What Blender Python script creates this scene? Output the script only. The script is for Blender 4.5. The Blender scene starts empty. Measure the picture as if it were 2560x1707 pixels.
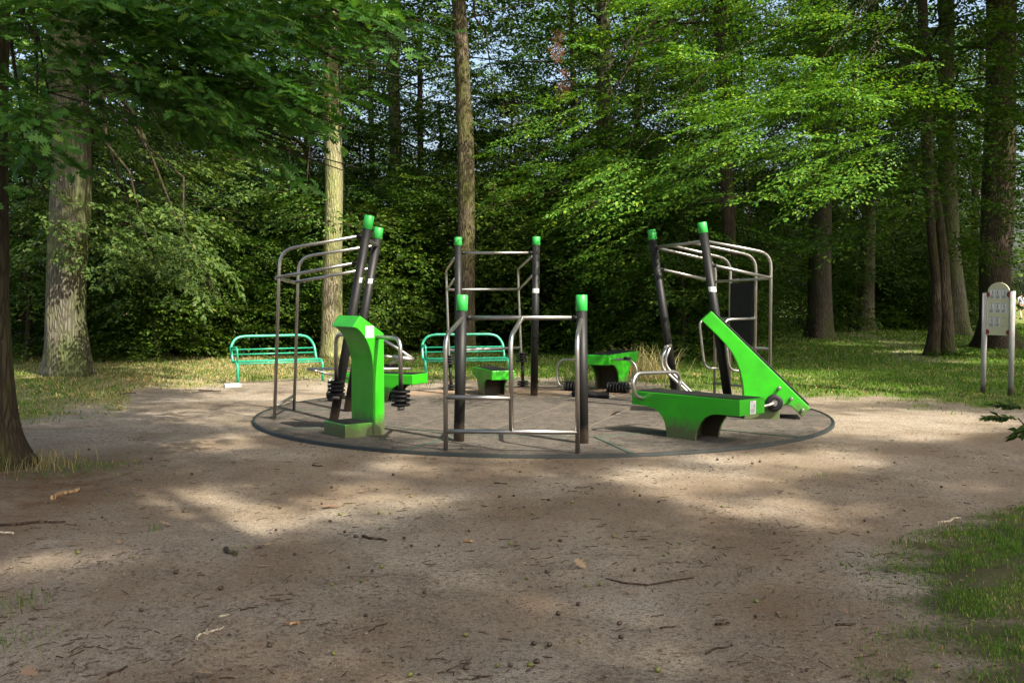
import bpy, bmesh, math, random
import numpy as np
from mathutils import Vector, Matrix

# ---------------------------------------------------------------- camera, world, sun, exposure
F = 2600.0                      # focal length in photo pixels (photo 2560 wide)
EYE = 1.6
TH = math.atan((853.5 - 735.0) / F)
CT, ST = math.cos(TH), math.sin(TH)
scene = bpy.context.scene
cam_d = bpy.data.cameras.new("camera"); cam = bpy.data.objects.new("camera", cam_d)
scene.collection.objects.link(cam); scene.camera = cam
cam.location = (0, 0, EYE); cam.rotation_euler = (math.pi / 2 - TH, 0, 0)
cam_d.sensor_width = 36.0; cam_d.lens = F / 2560 * 36.0; cam_d.clip_end = 1000; cam_d.clip_start = 0.05
SUN_EL = math.radians(46.0)
SUN_H = np.array([0.68, -0.733])                  # horizontal direction towards the sun
SUN_DIR = np.array([SUN_H[0] * math.cos(SUN_EL), SUN_H[1] * math.cos(SUN_EL), math.sin(SUN_EL)])
world = bpy.data.worlds.new("World"); scene.world = world; world.use_nodes = True
wn = world.node_tree.nodes; wl = world.node_tree.links
bg = wn["Background"]; sky = wn.new("ShaderNodeTexSky"); sky.sky_type = 'NISHITA'; sky.sun_disc = False
sky.sun_elevation = SUN_EL; sky.sun_rotation = math.atan2(SUN_H[0], SUN_H[1])
sky.dust_density = 6.0; sky.air_density = 1.0
wl.new(sky.outputs[0], bg.inputs[0]); bg.inputs[1].default_value = 0.15
sun_d = bpy.data.lights.new("sun", 'SUN'); sun_d.energy = 4.7; sun_d.angle = math.radians(0.55)
sun_d.color = (1.0, 0.93, 0.80)
sun = bpy.data.objects.new("sun", sun_d); scene.collection.objects.link(sun)
sun.rotation_euler = Vector(SUN_DIR).to_track_quat('Z', 'Y').to_euler()
scene.view_settings.view_transform = 'Standard'; scene.view_settings.look = 'None'
scene.view_settings.gamma = 1.0; scene.view_settings.exposure = 1.33
scene.cycles.max_bounces = 6; scene.cycles.diffuse_bounces = 3; scene.cycles.glossy_bounces = 3
scene.cycles.transmission_bounces = 4; scene.cycles.use_denoising = True
scene.cycles.caustics_reflective = False; scene.cycles.caustics_refractive = False

# ---------------------------------------------------------------- measuring helpers
def ray(px, py):
    u = (853.5 - py) / F
    return np.array([(px - 1280) / F, CT + u * ST, -ST + u * CT])
def G(px, py, z=0.0):
    r = ray(px, py); t = (z - EYE) / r[2]
    return np.array([r[0] * t, r[1] * t, z])
def W(px, py, Y):
    r = ray(px, py); t = Y / r[1]
    return np.array([r[0] * t, Y, EYE + r[2] * t])
def PL(o, d, px, py):           # point on the vertical plane through o along the horizontal direction d
    r = ray(px, py); n = np.array([-d[1], d[0]])
    t = (n[0] * o[0] + n[1] * o[1]) / (n[0] * r[0] + n[1] * r[1])
    return np.array([r[0] * t, r[1] * t, EYE + r[2] * t])
def proj(x, y, z=0.0):
    dz = z - EYE
    dep = np.maximum(y * CT - dz * ST, 1e-3)
    return 1280 + F * x / dep, 853.5 - F * (y * ST + dz * CT) / dep
def A(*v): return np.array(v, dtype=float)
def unit(v): v = np.array(v, float); return v / np.linalg.norm(v)

# ---------------------------------------------------------------- materials
def newmat(name):
    m = bpy.data.materials.new(name); m.use_nodes = True
    nt = m.node_tree; nt.nodes.clear()
    out = nt.nodes.new("ShaderNodeOutputMaterial")
    return m, nt, out
class N:
    def __init__(s, nt): s.nt = nt
    def n(s, typ, ins=None, **kw):
        nd = s.nt.nodes.new("ShaderNode" + typ)
        for k, v in kw.items(): setattr(nd, k, v)
        for k, v in (ins or {}).items():
            if isinstance(v, bpy.types.NodeSocket): s.nt.links.new(v, nd.inputs[k])
            else: nd.inputs[k].default_value = v
        return nd
    def ramp(s, fac, stops):
        nd = s.nt.nodes.new("ShaderNodeValToRGB"); s.nt.links.new(fac, nd.inputs[0])
        e = nd.color_ramp.elements
        while len(e) < len(stops): e.new(0.5)
        for i, (p, c) in enumerate(stops):
            e[i].position = p; e[i].color = (*c, 1) if len(c) == 3 else c
        return nd.outputs[0]
    def mix(s, fac, a, b, mode='MIX'):
        nd = s.nt.nodes.new("ShaderNodeMix"); nd.data_type = 'RGBA'; nd.blend_type = mode
        for i, v in ((0, fac), (6, a), (7, b)):
            if isinstance(v, bpy.types.NodeSocket): s.nt.links.new(v, nd.inputs[i])
            elif i == 0: nd.inputs[0].default_value = v
            else: nd.inputs[i].default_value = (*v, 1) if len(v) == 3 else v
        return nd.outputs[2]
    def math(s, op, a, b=None, clamp=False):
        nd = s.nt.nodes.new("ShaderNodeMath"); nd.operation = op; nd.use_clamp = clamp
        for i, v in enumerate((a, b)):
            if v is None: continue
            if isinstance(v, bpy.types.NodeSocket): s.nt.links.new(v, nd.inputs[i])
            else: nd.inputs[i].default_value = v
        return nd.outputs[0]
    def noise(s, vec, scale, detail=4, rough=0.55, dist=0.0):
        return s.n("TexNoise", {"Vector": vec, "Scale": scale, "Detail": detail, "Roughness": rough, "Distortion": dist}).outputs[0]
    def bump(s, h, strength, dist=0.01):
        return s.n("Bump", {"Height": h, "Strength": strength, "Distance": dist}).outputs[0]
    def coord(s, scale=(1, 1, 1)):
        tc = s.n("TexCoord"); mp = s.n("Mapping", {"Vector": tc.outputs["Object"], "Scale": scale})
        return mp.outputs[0]

def leaf_mat(name, c_dark, c_mid, c_light, trans=0.35, rough=0.5, spec=0.22):
    m, nt, out = newmat(name); q = N(nt)
    geo = q.n("NewGeometry")
    col = q.ramp(geo.outputs["Random Per Island"], [(0.0, c_dark), (0.5, c_mid), (0.93, c_light), (1.0, tuple(min(1, c * k) for c, k in zip(c_light, (1.7, 1.25, 1.0))))])
    oi = q.n("ObjectInfo")
    hs = q.n("HueSaturation", {"Hue": q.math('ADD', q.math('MULTIPLY', oi.outputs["Random"], 0.03), 0.485), "Saturation": 1.0, "Value": q.math('ADD', q.math('MULTIPLY', oi.outputs["Random"], 0.35), 0.82), "Color": col})
    p = q.n("BsdfPrincipled", {"Base Color": hs.outputs[0], "Roughness": rough, "Specular IOR Level": spec})
    tcol = q.mix(1.0, hs.outputs[0], (1.4, 1.4, 0.55), 'MULTIPLY')
    t = q.n("BsdfTranslucent", {"Color": tcol})
    mx = q.n("MixShader", {0: trans, 1: p.outputs[0], 2: t.outputs[0]})
    nt.links.new(mx.outputs[0], out.inputs[0])
    return m

def bark_mat(name, c1, c2, moss, moss_amt=0.5, vs=9.0, bump=0.9):
    m, nt, out = newmat(name); q = N(nt)
    v = q.coord((1, 1, 0.16)); v2 = q.coord((1, 1, 0.5))
    warp = q.n("TexNoise", {"Vector": v, "Scale": 6.0, "Detail": 3.0})
    vv = q.n("VectorMath", {0: v, 1: q.n("VectorMath", {0: warp.outputs["Color"], 1: (0.12, 0.12, 0.12)}, operation='MULTIPLY').outputs[0]}, operation='ADD').outputs[0]
    vor = q.n("TexVoronoi", {"Vector": vv, "Scale": vs * 2.2}, feature='DISTANCE_TO_EDGE').outputs["Distance"]
    crack = q.ramp(vor, [(0.0, (0, 0, 0)), (0.25, (1, 1, 1))])
    n1 = q.noise(v, vs * 3, 6, 0.65)
    h = q.math('ADD', q.math('MULTIPLY', crack, 0.7), q.math('MULTIPLY', n1, 0.6))
    col = q.mix(h, c1, c2)
    mo = q.noise(v2, 1.6, 5, 0.6)
    mf = q.ramp(mo, [(0.62 - 0.3 * moss_amt, (0, 0, 0)), (0.74 - 0.2 * moss_amt, (1, 1, 1))])
    col = q.mix(q.math('MULTIPLY', mf, 0.75), col, moss)
    p = q.n("BsdfPrincipled", {"Base Color": col, "Roughness": 0.9, "Specular IOR Level": 0.15, "Normal": q.bump(h, bump, 0.03)})
    nt.links.new(p.outputs[0], out.inputs[0])
    return m

def paint_mat(name, col, rough=0.35, dirt_h=0.0, dirt_col=(0.09, 0.065, 0.045), scuff=0.1, metal=0.0, spec=0.5, bump=0.03, scale=1.0):
    m, nt, out = newmat(name); q = N(nt)
    tc = q.n("TexCoord"); v = tc.outputs["Object"]
    n1 = q.noise(v, 3.0 * scale, 5, 0.6); n2 = q.noise(v, 38 * scale, 5, 0.7)
    dark = tuple(c * 0.72 for c in col)
    c = q.mix(q.ramp(n1, [(0.35, (0, 0, 0)), (0.7, (1, 1, 1))]), col, dark) if scuff else q.mix(0.0, col, col)
    speck = q.ramp(n2, [(0.62, (0, 0, 0)), (0.72, (1, 1, 1))])
    c = q.mix(q.math('MULTIPLY', speck, scuff), c, dirt_col)
    if dirt_h > 0:
        sep = q.n("SeparateXYZ", {0: v}); z = sep.outputs[2]
        g = q.math('SUBTRACT', 1.0, q.math('DIVIDE', z, dirt_h), clamp=True)
        n3 = q.noise(v, 9 * scale, 6, 0.7)
        d = q.math('ADD', q.math('MULTIPLY', g, 0.95), q.math('SUBTRACT', n3, 0.62))
        d = q.ramp(d, [(0.12, (0, 0, 0)), (0.5, (1, 1, 1))])
        c = q.mix(q.math('MULTIPLY', d, 0.85), c, dirt_col)
    r = q.math('ADD', q.math('MULTIPLY', n1, 0.25), rough - 0.1)
    p = q.n("BsdfPrincipled", {"Base Color": c, "Roughness": r, "Metallic": metal, "Specular IOR Level": spec, "Normal": q.bump(n2, bump, 0.004)})
    nt.links.new(p.outputs[0], out.inputs[0])
    return m

MT = {}
MT['green'] = paint_mat('green_paint', (0.026, 0.37, 0.007), 0.34, 0.36, scuff=0.2)
MT['greeninner'] = paint_mat('weathered_green', (0.03, 0.075, 0.008), 0.7, 0.7, dirt_col=(0.045, 0.030, 0.018), scuff=0.8)  # inside of bench hollows: brown dirt, with the recess shade darkened into the colour
MT['cap'] = paint_mat('cap_green', (0.03, 0.38, 0.06), 0.38, 0, scuff=0.06)
MT['black'] = paint_mat('black_post_paint', (0.010, 0.0098, 0.0095), 0.5, 0.32, dirt_col=(0.11, 0.085, 0.06), scuff=0.10, spec=0.3)
MT['rubber'] = paint_mat('black_rubber', (0.007, 0.007, 0.0075), 0.55, 0, dirt_col=(0.08, 0.07, 0.06), scuff=0.15, spec=0.3)
MT['steel'] = paint_mat('steel', (0.46, 0.44, 0.41), 0.36, 0, dirt_col=(0.2, 0.16, 0.12), scuff=0.2, metal=1.0)
MT['teal'] = paint_mat('teal_paint', (0.022, 0.33, 0.19), 0.32, 0, scuff=0.1)
MT['concrete'] = paint_mat('concrete', (0.52, 0.5, 0.47), 0.9, 0, scuff=0.3, bump=0.4)
MT['sticker'] = paint_mat('white_sticker', (0.72, 0.72, 0.72), 0.4, 0, scuff=0.04)
MT['ink'] = paint_mat('grey_ink', (0.16, 0.16, 0.18), 0.6, 0, scuff=0.2)
MT['inkpale'] = paint_mat('pale_ink', (0.42, 0.43, 0.43), 0.6, 0, scuff=0.2)
MT['signboard'] = paint_mat('cream_board', (0.56, 0.54, 0.36), 0.6, 0, dirt_col=(0.17, 0.18, 0.06), scuff=0.75, scale=0.35)
MT['alu'] = paint_mat('grey_pole_paint', (0.36, 0.35, 0.33), 0.5, 0.22, scuff=0.1)
MT['red'] = paint_mat('red_clamp', (0.22, 0.02, 0.02), 0.5, 0)
MT['shirt'] = paint_mat('grey_shirt', (0.34, 0.36, 0.42), 0.9, 0)
MT['shorts'] = paint_mat('olive_shorts', (0.07, 0.08, 0.035), 0.9, 0)
MT['skin'] = paint_mat('skin', (0.45, 0.25, 0.17), 0.6, 0, scuff=0)
MT['hair'] = paint_mat('hair', (0.06, 0.035, 0.02), 0.8, 0)
MT['shoe'] = paint_mat('shoe', (0.03, 0.03, 0.03), 0.7, 0)
MT['oakleaf'] = leaf_mat('oak_leaf', (0.020, 0.060, 0.009), (0.040, 0.105, 0.013), (0.080, 0.165, 0.03), 0.38)
MT['oakleaf2'] = leaf_mat('oak_leaf_far', (0.030, 0.072, 0.012), (0.052, 0.115, 0.018), (0.105, 0.18, 0.04), 0.3)
MT['horn'] = leaf_mat('hornbeam_leaf', (0.036, 0.092, 0.009), (0.070, 0.150, 0.014), (0.15, 0.245, 0.028), 0.34)
MT['darkleaf'] = leaf_mat('thicket_leaf', (0.018, 0.046, 0.005), (0.036, 0.082, 0.007), (0.085, 0.155, 0.016), 0.30)
MT['midleaf'] = leaf_mat('woodland_leaf', (0.022, 0.060, 0.007), (0.044, 0.105, 0.010), (0.11, 0.195, 0.024), 0.34)
MT['deadleaf'] = leaf_mat('dead_leaf', (0.10, 0.055, 0.03), (0.22, 0.14, 0.08), (0.42, 0.33, 0.24), 0.15, 0.8, 0.2)
MT['redleaf'] = leaf_mat('red_leaf', (0.08, 0.03, 0.015), (0.15, 0.055, 0.025), (0.2, 0.10, 0.05), 0.3)
MT['grassg'] = leaf_mat('grass_blade', (0.040, 0.095, 0.010), (0.075, 0.155, 0.014), (0.15, 0.24, 0.035), 0.35, 0.5)
MT['grassd'] = leaf_mat('dry_grass_blade', (0.10, 0.12, 0.03), (0.24, 0.22, 0.09), (0.48, 0.40, 0.20), 0.3, 0.6)
MT['bark'] = bark_mat('oak_bark', (0.026, 0.022, 0.016), (0.105, 0.088, 0.064), (0.06, 0.075, 0.018), 0.5)
MT['barkgrey'] = bark_mat('grey_bark', (0.035, 0.030, 0.022), (0.15, 0.135, 0.10), (0.085, 0.105, 0.03), 0.75)
MT['barkpale'] = bark_mat('pale_lichen_bark', (0.09, 0.075, 0.05), (0.31, 0.27, 0.185), (0.23, 0.25, 0.085), 0.85)
MT['barkdark'] = bark_mat('dark_bark', (0.016, 0.012, 0.008), (0.060, 0.047, 0.030), (0.05, 0.062, 0.012), 0.4)
MT['barkred'] = bark_mat('brown_bark', (0.030, 0.023, 0.016), (0.135, 0.105, 0.072), (0.085, 0.095, 0.022), 0.6)
MT['twig'] = bark_mat('twig_bark', (0.03, 0.02, 0.014), (0.09, 0.06, 0.04), (0.06, 0.05, 0.03), 0.1)
MT['stick'] = bark_mat('pale_stick', (0.20, 0.12, 0.06), (0.42, 0.28, 0.15), (0.2, 0.14, 0.08), 0.1)
MT['stickw'] = bark_mat('bleached_stick', (0.34, 0.28, 0.18), (0.6, 0.52, 0.38), (0.4, 0.33, 0.2), 0.1)
MT['acorng'] = paint_mat('green_acorn', (0.13, 0.14, 0.025), 0.4, 0, scuff=0.1)
MT['acornb'] = paint_mat('brown_acorn', (0.055, 0.03, 0.015), 0.4, 0, scuff=0.1)

# ---------------------------------------------------------------- mesh builder and object helpers
COL = scene.collection
OFF = {}
class MB:
    def __init__(s): s.v = []; s.f = []; s.sm = []
    def add(s, vs, fs, smooth=False):
        b = len(s.v); s.v += [tuple(map(float, p)) for p in vs]
        s.f += [tuple(i + b for i in f) for f in fs]
        s.sm += [smooth] * len(fs) if isinstance(smooth, bool) else list(smooth)
        return s
    def sweep(s, pts, rad, n=12, caps=True, smooth=True, noise=None):
        pts = [np.array(p, float) for p in pts]; k = len(pts)
        rad = [rad] * k if np.isscalar(rad) else list(rad)
        tan = []
        for i in range(k):
            a = pts[max(i - 1, 0)]; b = pts[min(i + 1, k - 1)]; tan.append(unit(b - a))
        ref = A(0, 0, 1) if abs(tan[0][2]) < 0.9 else A(1, 0, 0)
        x = unit(np.cross(tan[0], ref)); vs = []
        for i in range(k):
            x = unit(x - tan[i] * np.dot(x, tan[i])); y = np.cross(tan[i], x)
            for j in range(n):
                a = 2 * math.pi * j / n; r = rad[i] * (noise(i, j) if noise else 1.0)
                vs.append(pts[i] + x * math.cos(a) * r + y * math.sin(a) * r)
        fs = [(i * n + j, i * n + (j + 1) % n, (i + 1) * n + (j + 1) % n, (i + 1) * n + j) for i in range(k - 1) for j in range(n)]
        sm = [smooth] * len(fs)
        if caps:
            fs += [tuple(range(n - 1, -1, -1)), tuple((k - 1) * n + j for j in range(n))]; sm += [False, False]
        return s.add(vs, fs, sm)
    def tube(s, pts, r, fillet=0.06, n=12, seg=5, caps=True):
        P = [np.array(p, float) for p in pts]; out = [P[0]]
        for i in range(1, len(P) - 1):
            a, b, c = P[i - 1], P[i], P[i + 1]
            la, lc = np.linalg.norm(a - b), np.linalg.norm(c - b)
            f = min(fillet, la * 0.48, lc * 0.48)
            p0 = b + (a - b) / la * f; p2 = b + (c - b) / lc * f
            for t in np.linspace(0, 1, seg + 1): out.append((1 - t) ** 2 * p0 + 2 * t * (1 - t) * b + t * t * p2)
        out.append(P[-1])
        o2 = [out[0]]
        for p in out[1:]:
            if np.linalg.norm(p - o2[-1]) > 1e-4: o2.append(p)
        return s.sweep(o2, r, n, caps)
    def cyl(s, a, b, r, n=20, r2=None): return s.sweep([a, b], [r, r if r2 is None else r2], n)
    def prism(s, poly, ext):
        n = len(poly); ext = np.array(ext, float)
        vs = [np.array(p, float) for p in poly]; vs += [p + ext for p in vs]
        fs = [tuple(range(n)), tuple(range(2 * n - 1, n - 1, -1))] + [(i, i + n, (i + 1) % n + n, (i + 1) % n) for i in range(n)]
        return s.add(vs, fs)
    def box(s, c, sx, sy, sz, ux=(1, 0, 0), uy=(0, 1, 0), uz=(0, 0, 1)):
        c = np.array(c, float); ux, uy, uz = unit(ux) * sx / 2, unit(uy) * sy / 2, unit(uz) * sz / 2
        vs = [c + a * ux + b * uy + d * uz for d in (-1, 1) for b in (-1, 1) for a in (-1, 1)]
        return s.add(vs, [(0, 2, 3, 1), (4, 5, 7, 6), (0, 1, 5, 4), (2, 6, 7, 3), (0, 4, 6, 2), (1, 3, 7, 5)])
    def build(s, name, mat, parent=None, bevel=0, fixn=True, seg=2):
        off = OFF.get(parent.name, (0, 0, 0)) if parent else (0, 0, 0)
        me = bpy.data.meshes.new(name)
        me.from_pydata([(p[0] - off[0], p[1] - off[1], p[2] - off[2]) for p in s.v], [], s.f)
        me.polygons.foreach_set("use_smooth", s.sm)
        if fixn:
            bm = bmesh.new(); bm.from_mesh(me); bmesh.ops.recalc_face_normals(bm, faces=bm.faces); bm.to_mesh(me); bm.free()
        me.materials.append(mat); me.update()
        o = bpy.data.objects.new(name, me); COL.objects.link(o)
        if parent: o.parent = parent; OFF[o.name] = tuple(off)
        if bevel:
            b = o.modifiers.new("bevel", 'BEVEL'); b.width = bevel; b.segments = seg; b.limit_method = 'ANGLE'; b.angle_limit = math.radians(40)
            b.harden_normals = False
        return o
def props(o, label=None, cat=None, group=None, kind=None):
    for k, v in (('label', label), ('category', cat), ('group', group), ('kind', kind)):
        if v: o[k] = v
    return o
def thing(name, label, cat, loc, group=None, rot=0.0):
    o = bpy.data.objects.new(name, None); COL.objects.link(o); o.empty_display_size = 0.2
    o.location = tuple(map(float, loc)); o.rotation_euler = (0, 0, rot)
    OFF[o.name] = (0, 0, 0) if rot or group == '_local' else tuple(map(float, loc))
    return props(o, label, cat, None if group == '_local' else group)
def local(o): OFF[o.name] = (0, 0, 0); return o
def numesh(name, V, Fc, nper, mat, parent=None, smooth=False, **pr):
    """V (n,3) array; Fc (m,nper) index array"""
    me = bpy.data.meshes.new(name); V = np.asarray(V, np.float32); Fc = np.asarray(Fc, np.int32)
    me.vertices.add(len(V)); me.vertices.foreach_set("co", V.ravel())
    m = len(Fc); me.loops.add(m * nper); me.loops.foreach_set("vertex_index", Fc.ravel())
    me.polygons.add(m); me.polygons.foreach_set("loop_start", np.arange(0, m * nper, nper, dtype=np.int32))
    me.polygons.foreach_set("use_smooth", np.full(m, smooth))
    me.materials.append(mat); me.update(calc_edges=True); me.validate()
    o = bpy.data.objects.new(name, me); COL.objects.link(o)
    if parent: o.parent = parent
    return props(o, **pr)
def copy_tree(o, parent=None):
    c = o.copy(); COL.objects.link(c); c.parent = parent
    for ch in list(o.children): copy_tree(ch, c)
    return c

# ---------------------------------------------------------------- smooth 2D noise for ground masks
_r = np.random.default_rng(3)
_ws = [(_r.normal(size=2), _r.uniform(0, 6.28)) for _ in range(14)]
def noise2(x, y, s=1.0):
    t = 0
    for i, (w, p) in enumerate(_ws): t = t + np.sin((x * w[0] + y * w[1]) * s * (1 + 0.35 * i) + p) / (1 + 0.25 * i)
    return t / 4.0
def grassden(x, y):
    """0 bare earth .. 1 grass, over the ground"""
    px, py = proj(x, y)
    wob = noise2(x, y, 0.9) * 0.5 + noise2(y, x, 3.1) * 0.45
    edge = np.interp(px, [-3000, 0, 300, 340, 560, 800, 1100, 1350, 1600, 1700, 2050, 2300, 2560, 5000],
                     [1075, 1065, 1045, 985, 962, 955, 955, 955, 962, 985, 1003, 1020, 1035, 1060])
    ye = 4160.0 / (edge - 735)                         # distance at which the grass begins
    g = np.clip((y - ye) / 2.4 + wob + 0.15, 0, 1)
    # near right lawn
    xe = np.interp(y, [0, 4.2, 5.3, 6.6, 7.5, 7.9, 9], [0.7, 1.35, 1.85, 2.4, 3.0, 3.9, 5.2])
    g2 = np.clip((x - xe) / 0.7 + wob * 1.1 + 0.1, 0, 1) * np.clip((8.2 + (x - 3.9) * .2 - y) / .7 + wob * .8, 0, 1)
    g3 = np.clip((-x - 2.15 - 0.0 * y) / 0.8 + wob * 1.2 - 0.35, 0, 1) * (y < 5.4) * 0.3
    g4 = np.clip(1 - np.hypot(x + 3.9, y - 9.6) / 0.6 + wob, 0, 1) * 0.35
    g = np.maximum(np.maximum(g, g2), np.maximum(g3, g4))
    # trodden path on the right going away, thin cover under the thicket
    pc = np.interp(y, [18, 27, 34, 45, 60], [9.5, 10.2, 12.6, 14.0, 20.0])
    g = g * (1 - 0.55 * np.clip(1.3 - np.abs(x - pc) / 0.9 + wob, 0, 1) * (y > 24))
    g = g * np.where((y > 30) & (px < 1750), np.clip(1 - (y - 30) / 3 + wob, 0.06, 1), 1)
    return g
def dryness(x, y):
    px, py = proj(x, y)
    return np.clip(np.interp(px, [0, 200, 300, 900, 1000, 1300, 2560], [0.45, 0.6, 0.75, 0.7, 0.2, 0.12, 0.10]) * (y > 12) + noise2(x, y, 1.3) * 0.3 + 0.1 * (y < 12), 0, 1)

# ---------------------------------------------------------------- the ground
def hgt(x, y):
    r = np.hypot(x - 0.39, y - 13.79)
    flat = np.clip((r - 3.75) / 2.0, 0, 1)
    return flat * (noise2(x, y, 0.55) * 0.018) + np.clip((y - 40) / 60, 0, 1) * 0.0
def build_ground():
    ys = np.concatenate([np.arange(-30, 2, 2.0), np.arange(2, 12, 0.07), np.arange(12, 32, 0.18), np.arange(32, 70, 1.0), np.arange(70, 420, 14.0)])
    xs = np.concatenate([np.arange(-420, -30, 26.0), np.arange(-30, -9, 0.8), np.arange(-9, 9, 0.09), np.arange(9, 30, 0.8), np.arange(30, 421, 26.0)])
    X, Y = np.meshgrid(xs, ys); Z = hgt(X, Y)
    # small scuffs and footprints in the loose earth near the camera
    Z = Z + (Y < 12) * (np.hypot(X - .39, Y - 13.79) > 4.1) * (noise2(X, Y, 5.0) * 0.004 + noise2(Y, X, 11.0) * 0.0025)
    V = np.stack([X.ravel(), Y.ravel(), Z.ravel()], 1); nx = len(xs); ny = len(ys)
    i = np.arange(nx - 1)[None, :] + np.arange(ny - 1)[:, None] * nx
    Fc = np.stack([i, i + 1, i + nx + 1, i + nx], -1).reshape(-1, 4)
    m, nt, out = newmat('ground_earth'); q = N(nt)
    v = q.coord()
    at = q.n("Attribute", attribute_name="grass").outputs["Fac"]; lt = q.n("Attribute", attribute_name="litter").outputs["Fac"]
    n0 = q.noise(v, 0.55, 5, 0.6); n1 = q.noise(v, 3.2, 8, 0.65); n2 = q.noise(v, 28, 6, 0.7); n3 = q.noise(v, 140, 4, 0.7)
    sand = q.mix(q.ramp(n1, [(0.35, (0, 0, 0)), (0.68, (1, 1, 1))]), (0.148, 0.117, 0.080), (0.318, 0.268, 0.195))
    sand = q.mix(q.ramp(n0, [(0.42, (0, 0, 0)), (0.62, (1, 1, 1))]), sand, q.mix(0.6, sand, (0.41, 0.36, 0.285)))
    n4 = q.noise(v, 62, 5, 0.75)
    sand = q.mix(q.math('MULTIPLY', q.ramp(n4, [(0.52, (0, 0, 0)), (0.60, (1, 1, 1))]), 0.65), sand, (0.095, 0.068, 0.046))
    sand = q.mix(q.math('MULTIPLY', q.ramp(n4, [(0.36, (1, 1, 1)), (0.44, (0, 0, 0))]), 0.4), sand, (0.46, 0.40, 0.32))
    sand = q.mix(q.ramp(n2, [(0.50, (0, 0, 0)), (0.66, (1, 1, 1))]), sand, (0.085, 0.058, 0.038))
    sand = q.mix(q.math('MULTIPLY', q.ramp(n3, [(0.54, (0, 0, 0)), (0.60, (1, 1, 1))]), 0.8), sand, (0.075, 0.05, 0.035))
    sand = q.mix(q.math('MULTIPLY', q.ramp(n3, [(0.36, (1, 1, 1)), (0.42, (0, 0, 0))]), 0.6), sand, (0.50, 0.43, 0.35))
    hum = q.mix(n2, (0.045, 0.028, 0.016), (0.19, 0.115, 0.06))
    lf = q.math('MULTIPLY', lt, q.ramp(n1, [(0.3, (0.2, 0.2, 0.2)), (0.6, (1, 1, 1))]), True)
    col = q.mix(lf, sand, hum)
    dr = q.n('Attribute', attribute_name='dry').outputs['Fac']
    turf = q.mix(q.ramp(n2, [(0.4, (0, 0, 0)), (0.6, (1, 1, 1))]), (0.060, 0.044, 0.026), (0.040, 0.052, 0.016)); turf = q.mix(q.n('MapRange', {'Value': q.n('SeparateXYZ', {0: v}).outputs[1], 'From Min': 11.0, 'From Max': 14.0}).outputs[0], turf, q.mix(n1, (0.065, 0.095, 0.018), (0.12, 0.155, 0.035))); turf = q.mix(dr, turf, q.mix(n1, (0.15, 0.125, 0.055), (0.34, 0.30, 0.15)))
    gf = q.ramp(q.math('ADD', at, q.math('MULTIPLY', q.math('SUBTRACT', n2, 0.5), 0.9)), [(0.25, (0, 0, 0)), (0.7, (1, 1, 1))])
    col = q.mix(gf, col, turf)
    hh = q.math('ADD', q.math('MULTIPLY', n2, 0.8), q.math('MULTIPLY', n3, 0.35))
    p = q.n("BsdfPrincipled", {"Base Color": col, "Roughness": 0.95, "Specular IOR Level": 0.12, "Normal": q.bump(hh, 0.75, 0.02)})
    nt.links.new(p.outputs[0], out.inputs[0])
    o = numesh('ground', V, Fc, 4, m, smooth=True, kind='structure')
    g = grassden(V[:, 0], V[:, 1]).astype(np.float32)
    a = o.data.attributes.new("grass", 'FLOAT', 'POINT'); a.data.foreach_set("value", g)
    a = o.data.attributes.new('dry', 'FLOAT', 'POINT'); a.data.foreach_set('value', dryness(V[:, 0], V[:, 1]).astype(np.float32))
    px, py = proj(V[:, 0], V[:, 1])
    x, y = V[:, 0], V[:, 1]
    li = np.clip(1.35 - np.hypot(x + 4.2, (y - 8.3) * 0.8) / 1.9 + noise2(x, y, 1.0) * .4, 0, 1)
    li = np.maximum(li, np.clip((y - 29) / 3, 0, 1) * (px < 1800) * 0.9)
    li = np.maximum(li, np.clip(0.75 - np.hypot(x - 1.35, (y - 5.2)) / 1.2 + noise2(x, y, 2.0) * .45, 0, 1))
    li = np.maximum(li, np.clip(0.35 + noise2(x, y, 1.2) * .6, 0, 0.6) * (y < 12))
    a = o.data.attributes.new("litter", 'FLOAT', 'POINT'); a.data.foreach_set("value", li.astype(np.float32))
build_ground()

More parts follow.
